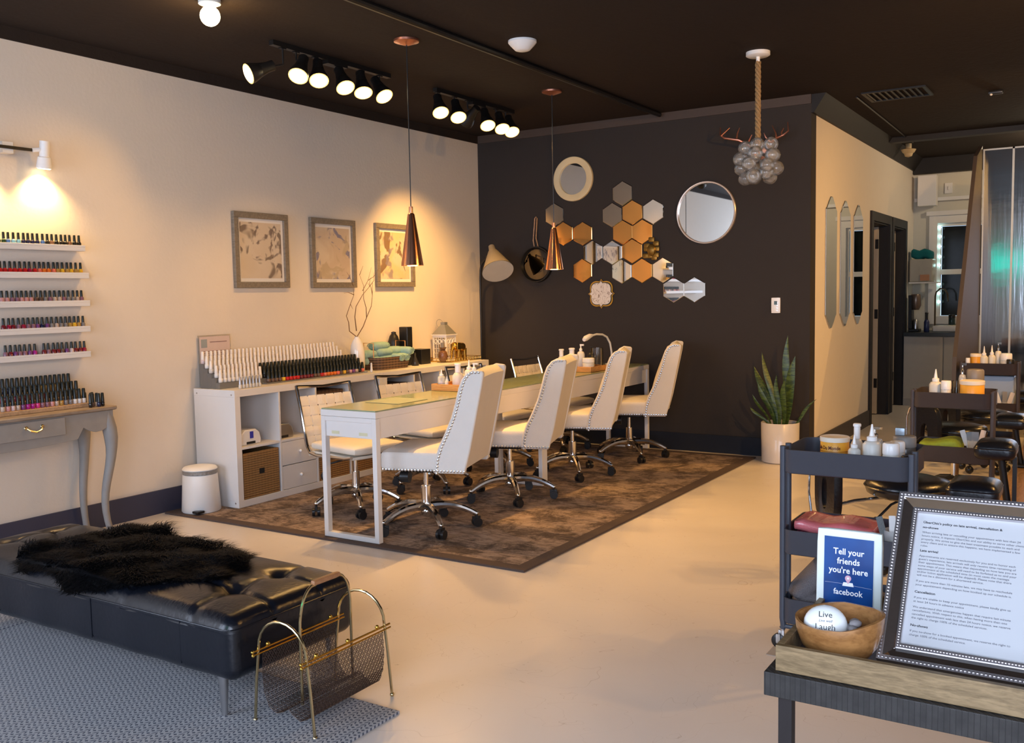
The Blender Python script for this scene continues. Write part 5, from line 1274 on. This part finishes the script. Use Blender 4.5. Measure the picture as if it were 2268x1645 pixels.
for i, (dx, tx_) in enumerate(((-.010, -.32), (0, .02), (.010, .30))):
    o = G().rbox((0, 0, .10), (.016, .002, .06), .0019, 2).build('foot_file', (WHITE, M('grey_paddle_c', (.22, .21, .2), .6), M('cream_file', (.6, .52, .45), .7))[i]); o.location = (4.47+dx, 4.065, Z2+.012); o.rotation_euler = (0, tx_, .2)
    tag(o, ('white file leaning left in the cup by the pale blue bin', 'grey file upright in the cup by the pale blue bin', 'cream file leaning right in the cup by the pale blue bin')[i], 'file', 'files in the cup of the farthest cart')

# ------------------------------------------------------------------ technician stools and footrests
def stool(x, y, label, bx, by):
    t = thing('technician_stool', label, 'stool', (x, y, .001), 0, 'black technician stools')
    g = G().lathe([(0, -.055), (.16, -.055), (.185, -.04), (.195, -.01), (.185, .02), (.13, .035), (0, .04)], 40, T(0, 0, .42)); g.build('seat', LEATHER, t, angle=60)
    G().lathe([(.196, -.012), (.199, -.008), (.196, -.004)], 40, T(0, 0, .42)).build('seat_piping', LEATHER, t)
    g = G().cyl((0,0,.08), (0,0,.22), .025, n=16).cyl((0,0,.22), (0,0,.365), .014, n=12); g.build('gas_cylinder', CHROME, t)
    for k in range(5):
        a = 2*PI*k/5+.4; c_, s_ = math.cos(a), math.sin(a); G().tube([(c_*.02, s_*.02, .10), (c_*.09, s_*.09, .095), (c_*.155, s_*.155, .068)], [.017, .014, .011], 10).build('base_leg', BLACKP, t)
        G().sph((c_*.155, s_*.155, .03), .029, 12).build('caster', BLACKP, t)
    G().tube([(0, 0, .36), (-.06, -.08, .33), (-.11, -.13, .27)], .006, 8).sph((-.115, -.135, .26), .018, 10).build('height_lever', BLACKP, t)
    dx, dy = bx-x, by-y; L = math.hypot(dx, dy); a = math.atan2(dy, dx); M_ = T(dx, dy, .43) @ rotm('Z', a)
    out = []
    g = G(); n = 36
    def sup(hw, hh, ex=.6): return [(math.copysign(abs(math.cos(2*PI*k/n))**ex, math.cos(2*PI*k/n))*hw, math.copysign(abs(math.sin(2*PI*k/n))**ex, math.sin(2*PI*k/n))*hh) for k in range(n)]
    vs = []; fs = []
    for s_, d_ in ((1, 0), (1.06, -.02), (1, -.04)): vs += [(d_+.02*0, u*s_, v*s_) for u, v in sup(.105, .165)]
    for s_, d_ in ((1, -.04), (1, 0)): vs += [(d_, u*s_, v*s_-.03) for u, v in sup(.028, .08, .9)]
    for i in range(4):
        for j in range(n): fs.append((i*n+j, i*n+(j+1) % n, (i+1)*n+(j+1) % n, (i+1)*n+j))
    for j in range(n): fs.append((4*n+j, 4*n+(j+1) % n, (j+1) % n, j))
    g.add(vs, fs, M_); g.build('backrest', LEATHER, t, angle=60)
    g = G().tube([(.02, -.09, -.17), (.025, -.115, -.05), (.02, -.118, .08), (.015, -.10, .14), (.01, -.05, .172)], .006, 8, M_); g.tube([(.02, -.09, -.17), (-.05, -.06, -.12), (-.16, -.02, -.085), (-L+.06, 0, -.065)], .009, 8, M_); g.build('back_bracket', CHROME, t)
stool(4.335, .78, 'black technician stool nearest the camera, backrest seen under the first cart', 4.01, .52)
stool(4.29, 2.80, 'second black technician stool, its slotted backrest behind the second cart', 4.135, 2.55)
stool(4.38, 3.64, 'farthest black technician stool, behind the middle trays', 4.15, 3.40)
def footrest(x, y, label, s=1.0, dz=0):
    t = thing('foot_rest', label, 'foot rest', (x, y, .161), 0, 'black padded foot rests on posts')
    G().rbox((0, 0, .30+dz), (.105*s, .13*s, .042), .036, 8, fn=lambda p: Vector((p.x, p.y, p.z+.015*(1-(p.x/.11)**2)*(1-(p.y/.14)**2) if p.z > 0 else p.z))).build('pad', LEATHER, t)
    G().tube([(a, b, .316+dz) for a, b in rrect(.103*s, .128*s, .034)], .0035, 6, closed=True).build('pad_piping', LEATHER, t)
    G().tube([(.02, .03, .26+dz), (.06, .05, .01)], [.018, .018], 12).box(.075, .095, .02, .05, .02, .26+dz).build('post', BLACKM, t)
    G().rbox((.09, .05, .010), (.075, .08, .010), .008, 3).build('base_plate', BLACKM, t)
footrest(4.645, .56, 'black padded foot rest nearest the camera, largest of the four')
footrest(4.65, 1.44, 'black padded foot rest right of the second cart tray', .92, .05)
footrest(4.60, 3.00, 'third black padded foot rest along the platform', .95)
footrest(4.56, 4.55, 'farthest black padded foot rest beside the farthest cart', .95)
tag(G().tube([(4.30, 3.02, .46), (4.40, 2.9, .455)], .006, 8).build('chrome_lever', CHROME), 'x', 'x') if False else None

# ------------------------------------------------------------------ shiny panel, kitchen, ceiling bits
mp, nt, b = base('stretched_steel', .10, 1); (x_, y_, z_3), v_ = xyz(nt); b.inputs['Base Color'].default_value = (.42, .43, .44, 1)
nn = noise(nt, v_, 3, 3, .5, .3, (9, 1, .5))+noise(nt, v_, 2.2, 3, .5, .2, (.8, 1, 2.6))*1.2; bump(nt, b, nn, .03, .02)
t = thing('metal_wall_panel', 'tall shiny rippled metal panel with pale edge strips at the right', 'panel', (4.14, 5.53, 0))
G().box(.012, .232, .002, .02, 0, 2.555).build('panel_sheet', mp, t, smooth=False); G().box(.250, 1.2, .002, .02, 0, 2.555).build('panel_sheet', mp, t, smooth=False)
g = G().box(0, .0119, -.003, .022, 0, 2.57).box(.2325, .2495, -.003, .022, 0, 2.57).box(.012, 1.2, -.003, .022, 2.556, 2.57); g.build('edge_strip', M('pale_strip', (.45, .47, .46), .4, .3), t, smooth=False)
g = G(); PL_ = [(3.90, 0), (5.52, 0), (5.52, 2.60), (5.14, 2.47), (4.06, .81)]
g.prism(PL_, 0, .03, Matrix(((0,0,1,0),(1,0,0,0),(0,1,0,0),(0,0,0,1))))
o = g.build('slanted_side_board', M('brown_grey_board', (.055, .043, .04), .6), smooth=False); o.location = (4.105, 0, 0); tag(o, 'slanting brown grey board left of the shiny metal panel', 'board')
# counter
t = thing('kitchen_counter', 'white kitchen base cabinet with dark worktop under the far window', 'cabinet', (3.145, 7.58, 0))
G().box(0, .66, .02, .58, .0, .80).build('cabinet_body', M('cabinet_cream', (.46, .42, .36), .5), t, smooth=False)
for k in range(2): G().box(.004+.42*k, .415 if k == 0 else .656, 0, .0199, .08, .795).build('door', M('cabinet_door', (.46, .42, .36), .45), t, smooth=False, bevel=.003)
wt = tag(G().box(3.146, 3.85, 7.55, 8.15, .802, .845).build('worktop', M('dark_worktop', (.02, .022, .025), .3), smooth=False, bevel=.003), 'dark kitchen worktop on the cream base cabinet', 'worktop')
# wall box, shelf, dispenser
tag(G().box(3.20, 3.40, 8.02, 8.16, 2.30, 2.65).build('wall_box', WHITE, smooth=False, bevel=.003), 'white electrical box high on the far wall', 'box')
tag(G().box(3.47, 3.55, 8.185, 8.20, 2.44, 2.56).rbox((3.51, 8.18, 2.5), (.006, .006, .02), .004, 2).build('wall_plate', WHITE, smooth=False), 'small white plate beside the electrical box', 'plate')
tag(G().box(3.15, 3.45, 7.83, 8.1, 1.40, 1.415).build('wall_shelf', WHITE, smooth=False), 'small white shelf carrying a clear bin in the kitchen corner', 'shelf')
tag(G().box(3.155, 3.40, 7.84, 8.08, 1.416, 1.68).build('clear_bin', M('cloudy_bin', (.50, .46, .38), .3, trans=.3), smooth=False, bevel=.01), 'cloudy clear bin topped with dark teal cloths in the kitchen corner', 'bin')
tag(G().rbox((3.275, 7.96, 1.735), (.115, .10, .055), .035, 6, fn=lambda p: Vector((p.x, p.y, p.z+.012*math.sin(p.x*50)))).build('teal_cloths', M('dark_teal_cloth', (.0, .11, .12), .9)), 'dark teal cloth bundle on the cloudy bin', 'cloth')
tag(G().box(3.27, 3.37, 7.832, 7.838, 1.43, 1.50).build('orange_note', M('orange_note', (.45, .22, .12), .7), smooth=False), 'small orange label on the front of the cloudy bin', 'label')
t = thing('kitchen_faucet', 'tall arched dark faucet over the kitchen sink', 'faucet', (3.42, 7.95, .846)); G().tube([(0, 0, 0), (0, 0, .40), (.01, 0, .45), (.05, 0, .49), (.10, 0, .48), (.13, 0, .43), (.135, 0, .34)], .009, 8).lathe([(.025, 0), (.025, .03), (.012, .04), (0, .04)], 14).build('spout', M('dark_bronze', (.12, .09, .06), .3, .8), t)
t = thing('espresso_machine', 'dark bronze drink machine on the left of the kitchen worktop', 'machine', (3.235, 7.80, .846))
G().box(-.07, .05, -.08, .08, 0, .03).box(-.07, -.03, -.08, .08, .03, .42).build('machine_body', BLACKM, t, smooth=False, bevel=.006); G().lathe([(.035, .25), (.06, .30), (.06, .40), (.05, .43), (0, .43)], 20).build('hopper', M('warm_grey_metal', (.20, .15, .12), .3, .6), t); G().lathe([(.03, .031), (.033, .12), (.02, .14), (0, .14)], 16).build('jug', STEEL, t)
pbottle('blue_bottle', 'dark blue bottle beside the drink machine', 'bottle', (3.36, 7.76, .846), .03, .22, 'dispenser', M('blue_plastic', (.03, .04, .12), .3), BLACKP, group='kitchen bottles')
pbottle('dark_jar', 'dark jar on the white box by the far window', 'jar', (3.60, 7.95, .917), .035, .12, 'jar', M('dark_teal_jar', (.01, .03, .035), .2), BLACKP, group='kitchen bottles')
tag(G().rbox((3.56, 7.85, .881), (.13, .13, .034), .01, 3).build('white_box', WHITE), 'low white box on the kitchen worktop', 'box')
for i, z in enumerate((2.05, 1.945, 1.83, 1.71, 1.61, 1.39, 1.28, 1.18)):
    o = G().sph((0, 0, 0), .017, 10).build('string_bulb', M('cool_bulb', (.8, 1, 1), .3, emit=(.55, 1, .95, 3)) if i == 0 else bpy.data.materials['cool_bulb']); o.location = (3.425+.004*(i % 2), 8.175, z)
    tag(o, 'small glowing cool white bulb, %s from the top along the far window edge' % nth(i+1), 'string light', 'string lights along the window edge')
# ceiling bits
t = thing('ceiling_vent', 'black slatted air vent in the dark ceiling of the passage', 'vent', (3.69, 3.98, HC-.001)); G().frame(-.23, .23, -.2, .2, .025, -.012, 0, Matrix(((1,0,0,0),(0,0,1,0),(0,1,0,0),(0,0,0,1)))).build('frame', BLACKM, t, smooth=False)
g = G()
for k in range(9): g.box(-.2+.044*k, -.185+.044*k, -.174, .174, -.01, -.002)
g.build('slats', BLACKP, t, smooth=False)
t = thing('ceiling_fitting', 'small beige stepped cone fitting on the passage ceiling', 'fitting', (3.30, 6.80, HC-.001)); G().lathe([(0, 0), (.03, 0), (.03, -.05), (.075, -.06), (.06, -.09), (.045, -.10), (.035, -.13), (0, -.14)], 24).build('cone', M('beige_plastic', (.50, .37, .20), .5), t)
t = thing('ceiling_sensor', 'small dark sensor with pale dot on the ceiling at the right', 'sensor', (4.34, 4.345, HC-.001)); G().rbox((0, 0, -.015), (.05, .03, .014), .008, 3).build('body', BLACKP, t); G().sph((-.03, -.02, -.03), .010, 8).build('lens', WHITE, t)
struct(G().tube([(3.40, 3.9, HC-.008), (3.36, 6.7, HC-.008)], .006, 6).build('trim_8', BLACKM))
# unseen glowing teal box added so the metal panel gets a teal reflection
tag(G().box(2.55, 3.75, -5.22, -5.19, 1.62, 1.95).build('lit_sign', M('teal_lit_sign', (.0, .5, .4), .4, emit=(.0, .75, .55, 1.4)), smooth=False), 'teal lit sign box on the shop front behind the camera', 'sign')

# ------------------------------------------------------------------ foreground console
TZ_ = .68; OAK = M('dark_oak', (.018, .014, .014), .6, spec=.3)
t = thing('carved_console', 'dark console table with carved herringbone edge at the lower right', 'table', (0, 0, 0))
X0, X1, Y0_, Y1_ = 4.620, 5.62, -2.370, -1.965
G().box(X0, X1, Y0_, Y1_, TZ_-.043, TZ_).build('carved_top', mat_herring(), t, smooth=False, bevel=.0015)
for x, y in ((X0+.020, Y0_+.02), (5.2, Y1_-.045), (X1-.045, Y0_+.02), (X1-.045, Y1_-.045)):
    G().box(x, x+.024, y, y+.024, .001, TZ_-.0435).build('leg', OAK, t, smooth=False, bevel=.001)
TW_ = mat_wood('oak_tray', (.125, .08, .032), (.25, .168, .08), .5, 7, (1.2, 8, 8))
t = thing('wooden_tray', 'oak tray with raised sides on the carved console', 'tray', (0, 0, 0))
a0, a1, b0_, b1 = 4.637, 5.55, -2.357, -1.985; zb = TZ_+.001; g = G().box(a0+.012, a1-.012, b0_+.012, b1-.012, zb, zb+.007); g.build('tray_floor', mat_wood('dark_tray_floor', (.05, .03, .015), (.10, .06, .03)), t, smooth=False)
g = G(); zt = TZ_+.047
for q in ((a0, a1, b0_, b0_+.012), (a0, a1, b1-.012, b1), (a0, a0+.012, b0_+.012, b1-.012), (a1-.012, a1, b0_+.012, b1-.012)): g.box(*q, zb, zt)
g.build('tray_sides', TW_, t, smooth=False, bevel=.0008)
ZF = zb+.0075
# bowl
t = thing('wooden_bowl', 'pointed wooden bowl with stones in the oak tray', 'bowl', (4.722, -2.268, ZF))
n = 64
def br(a):   # plan radius, pointed at +x
    c_, s_ = math.cos(a), math.sin(a)
    rx = .074; ry = .056
    r = 1/math.sqrt((c_/rx)**2+(s_/ry)**2)
    return r*(1+.10*max(0, c_)**6)
def rimz(a): return .078+.004*math.cos(2*a)*.0+.010*math.sin(a)+.012*max(0, math.cos(a))**3-.006*max(0, -math.cos(a))
vs = []; fs = []
lev = [(.45, 0, 0), (.62, .06, 0), (.85, .35, 0), (.97, .7, 0), (1.0, 1.0, 0), (.93, 1.0, 1), (.88, .7, 1), (.76, .38, 1), (.5, .14, 1), (.2, .10, 1)]
for (s_, f, inn) in lev:
    for k in range(n):
        a = 2*PI*k/n; r = br(a)*s_; vs.append((r*math.cos(a), r*math.sin(a), rimz(a)*f))
for i in range(len(lev)-1):
    for k in range(n): fs.append((i*n+k, i*n+(k+1) % n, (i+1)*n+(k+1) % n, (i+1)*n+k))
fs.append(tuple(range(n))[::-1]); fs.append(tuple(range((len(lev)-1)*n, len(lev)*n)))
g = G(); g.add(vs, fs); g.build('bowl_body', mat_wood('teak_bowl', (.20, .085, .025), (.36, .17, .055), .3, 4, (2, 6, 6), .4), t, angle=60)
t = thing('lettered_stone', 'white glazed stone lettered Live well Laugh in the wooden bowl', 'stone', (4.703, -2.275, ZF+.062))
v_to = (CAM-Vector((4.703, -2.275, ZF+.062))).normalized()
fn = Vector((v_to.x*.9, v_to.y, .45)).normalized(); rt = Vector((-fn.y, fn.x, 0)).normalized(); up = fn.cross(rt)
SM_ = Matrix((rt, up, fn)).transposed().to_4x4()
st_ = G().sph((0, 0, 0), 1, 28, None, (.038, .034, .022)); g = G(); g.add(st_.v, st_.f, SM_); g.build('stone_body', M('white_glaze', (.78, .80, .78), .12, coat=.5), t)
for w_, y_, s_, mm, shr in (('Live', .0095, .0150, BLACKINK, 0), ('Live well', .001, .0065, GREYINK, .3), ('Laugh', -.0125, .0150, BLACKINK, 0)):
    me = textmesh(w_, s_, 'CENTER', .0001, 'stone_lettering', shear=shr)
    for v in me.vertices:
        v.co.y += y_; q = 1-(v.co.x/.038)**2-(v.co.y/.034)**2; v.co.z = .022*math.sqrt(max(.02, q))+.0003+v.co.z
    me.transform(SM_); me.materials.clear(); me.materials.append(mm); o = bpy.data.objects.new('stone_lettering', me); COL.objects.link(o); o.parent = t
GS = M('grey_stone', (.24, .22, .22), .6, var=.3, scale=30)
rb = random.Random(4); pm = G().sph((0,0,0), .011, 10, None, (1, .8, .65)).mesh('pebble')
for i in range(9):
    o = meshobj('pebble', pm, GS, None, (4.752+rb.uniform(-.012, .016), -2.268+rb.uniform(-.018, .018), ZF+.040+.0038*i)); o.rotation_euler = (rb.uniform(-.5, .5), rb.uniform(-.5, .5), rb.uniform(0, 3)); tag(o, 'small grey pebble at the pointed end of the wooden bowl', 'pebble', 'grey pebbles in the wooden bowl')
# facebook sign
t = thing('counter_sign', 'white framed blue facebook sign standing behind the wooden bowl', 'sign', (4.6935, -2.052, ZF)); t.rotation_euler = (-.05, 0, 0)
FWm = M('mint_white_plastic', (.66, .72, .69), .3); Hs, Ws = .182, .0635
g = G().rbox((0, .0, Hs/2), (Ws, .009, Hs/2), .006, 4); g.build('sign_frame', FWm, t)
mb, nt, b = base('blue_poster', .25); (x_, y_, z_3), v_ = xyz(nt); cc = mixc(nt, noise(nt, v_, 14, 2).sm(.35, .65), (.004, .035, .16), (.006, .06, .24)); nt.links.new(cc, b.inputs['Base Color'])
G().box(-.0475, .0475, -.0105, -.0092, .018, Hs-.015).build('poster', mb, t, smooth=False)
WI = M('white_ink', (.78, .78, .80), .5); MS = lambda z: basis((0, -.0107, z), (1, 0, 0), (0, 0, 1))
for w_, z, s_ in (('Tell your', .133, .0175), ('friends', .1140, .0175), ("you're here", .0955, .0175), ('facebook', .0520, .0165)):
    text(w_, s_, WI, t, MS(z), 'CENTER', bold=.00025, sx=.92)
g = G().tube([(-.045, -.0108, .074), (-.02, -.0108, .0745), (.0, -.0108, .073), (.045, -.0108, .0705)], .0002, 4); g.build('poster_line', WI, t)
pin = [(.006*math.cos(a), .086+.006*math.sin(a)) for a in [PI*1.15-(PI*1.3)*k/14 for k in range(15)]]+[(0, .0745)]
G().prism(pin, 0, .0003, Matrix(((1,0,0,0),(0,0,-1,-.0108),(0,1,0,0),(0,0,0,1)))).build('map_pin', M('pink_pin', (.60, .34, .42), .5), t, smooth=False)
G().prism([(-.011, .070), (.011, .070), (.009, .0775), (-.009, .0775)], 0, .0001, Matrix(((1,0,0,0),(0,0,-1,-.0107),(0,1,0,0),(0,0,0,1)))).build('map_sheet', WI, t, smooth=False)
G().prism([(.0022*math.cos(a*PI/6), .086+.0022*math.sin(a*PI/6)) for a in range(12)], 0, .0005, Matrix(((1,0,0,0),(0,0,-1,-.0108),(0,1,0,0),(0,0,0,1)))).build('pin_dot', WI, t, smooth=False)
# policy frame
t = thing('policy_frame', 'beaded silver picture frame with a printed salon policy, leaning in the oak tray', 'picture frame', (4.787, -2.250, ZF+.002))
ang = math.atan2(.21, .26); t.rotation_euler = (-ang, 0, 0); Wf, Hf = .30, .334; By = .036
# local: x right, z up along the frame, y into the frame
def ring(a, b, ya, yb, g):   # picture-frame ring between inset a and b, height ya at a and yb at b (towards -y)
    P1 = [(a, a), (Wf-a, a), (Wf-a, Hf-a), (a, Hf-a)]; P2 = [(b, b), (Wf-b, b), (Wf-b, Hf-b), (b, Hf-b)]
    g.add([(x, -ya, z) for x, z in P1]+[(x, -yb, z) for x, z in P2], [(i, (i+1) % 4, 4+(i+1) % 4, 4+i) for i in range(4)])
BEAD = M('pewter_bead', (.55, .52, .53), .25, .9)
g = G(); ring(0, 0, -.004, .014, g); ring(0, .009, .014, .014, g); ring(.009, .0091, .014, .008, g); g.box(0, Wf, .003, .006, 0, Hf); g.build('outer_moulding', BEAD, t, smooth=False)
g = G(); ring(.0091, .028, .009, .003, g); g.build('mirror_bevel', MIRROR, t, smooth=False)
g = G(); ring(.028, .0281, .003, .010, g); ring(.0281, By, .010, .010, g); ring(By, By+.0001, .010, .001, g); g.build('inner_moulding', BEAD, t, smooth=False)
def beads(ins, y, r, st):
    g = G(); 
    def line(p0, p1):
        L = math.hypot(p1[0]-p0[0], p1[1]-p0[1]); n_ = int(L/st)
        for k in range(n_): f = k/n_; g.sph((p0[0]+(p1[0]-p0[0])*f, -y, p0[1]+(p1[1]-p0[1])*f), r, 6)
    c = [(ins, ins), (Wf-ins, ins), (Wf-ins, Hf-ins), (ins, Hf-ins)]
    for i in range(4): line(c[i], c[(i+1) % 4])
    return g
beads(.0045, .014, .0026, .0062).build('outer_beads', BEAD, t); beads(.0320, .010, .0021, .0050).build('inner_beads', BEAD, t)
G().box(By, Wf-By, -.0012, .002, By, Hf-By).build('paper', M('bluish_paper', (.47, .48, .50), .6, var=.01), t, smooth=False)
G().tube([(Wf/2, .006, .22), (Wf/2, .09, .02)], .004, 6).build('easel_back', BEAD, t) if False else None
LINES = [(592, 1, "ÜberChic's policy on late arrival, cancellation &"), (618, 1, 'no-shows'), (645, 0, 'When arriving late or cancelling your appointment with less than 24'), (663, 0, 'hours notice, it impacts ÜberChic and our ability to serve other clients'), (681, 0, 'properly. We strive to give the best treatment possible to each and'), (698, 0, 'every client and to ensure this happens, we have implemented a few'), (716, 0, 'rules.'),
         (743, 1, 'Late arrival'), (770, 0, 'Appointments are reserved exclusively for you and to honor each'), (787, 0, "guest's experience, late arrivals will only receive time remaining of"), (804, 0, 'their appointment. This means that depending on how late you are'), (821, 0, 'some steps of your service will need to be forfeited as to end your'), (837, 0, 'appointment at the scheduled time (in most cases the massage'), (853, 0, 'and/or lotion application will be skipped). Please note that there'), (870, 0, 'will not be a discount for a shortened service.'), (900, 0, 'If you are more than 10 minutes late, we may have to reschedule'), (919, 0, 'your appointment depending on how booked up our schedule is.'),
         (956, 1, 'Cancellation'), (984, 0, 'If you are unable to keep your appointment, please kindly give us'), (1003, 0, 'at least 24 hours in advance notice'), (1031, 0, 'We understand that emergencies happen that require last minute'), (1048, 0, 'cancellations. With respect to this, when having more than one'), (1067, 0, 'cancelled appointment with less than 24 hours notice, we reserve'), (1085, 0, 'the right to charge 100% of the scheduled services.'), (1122, 1, 'No-shows'), (1149, 0, 'If you no-show for a booked appointment, we reserve the right to'), (1168, 0, 'charge 100% of the scheduled service.')]
body_me_ = []; 
for yy, hd, s_ in LINES:
    f = (yy+6-545)/680; z = Hf-By-f*(Hf-2*By); M_ = basis((By+.011, -.0016, z), (1, 0, 0), (0, 0, 1))
    text(s_, .0062 if hd else .0054, BLACKINK if hd else GREYINK, t, M_, 'LEFT', name='heading_line' if hd else 'text_line', extrude=.00005, bold=.00012 if hd else 0, sx=1.12 if hd else 1.10)



# fill lamp added to brighten the far wall, hidden behind the metal panel
t = thing('kitchen_ceiling_lamp', 'round white ceiling lamp over the kitchen end of the room', 'lamp', (4.9, 7.0, HC-.001)); G().lathe([(0, 0), (.12, 0), (.12, -.03), (.09, -.06), (0, -.07)], 28).build('glass_shade', BULBD, t)
lamp('POINT', (4.9, 7.0, HC-.16), 22, (1, .80, .55), size=.09)
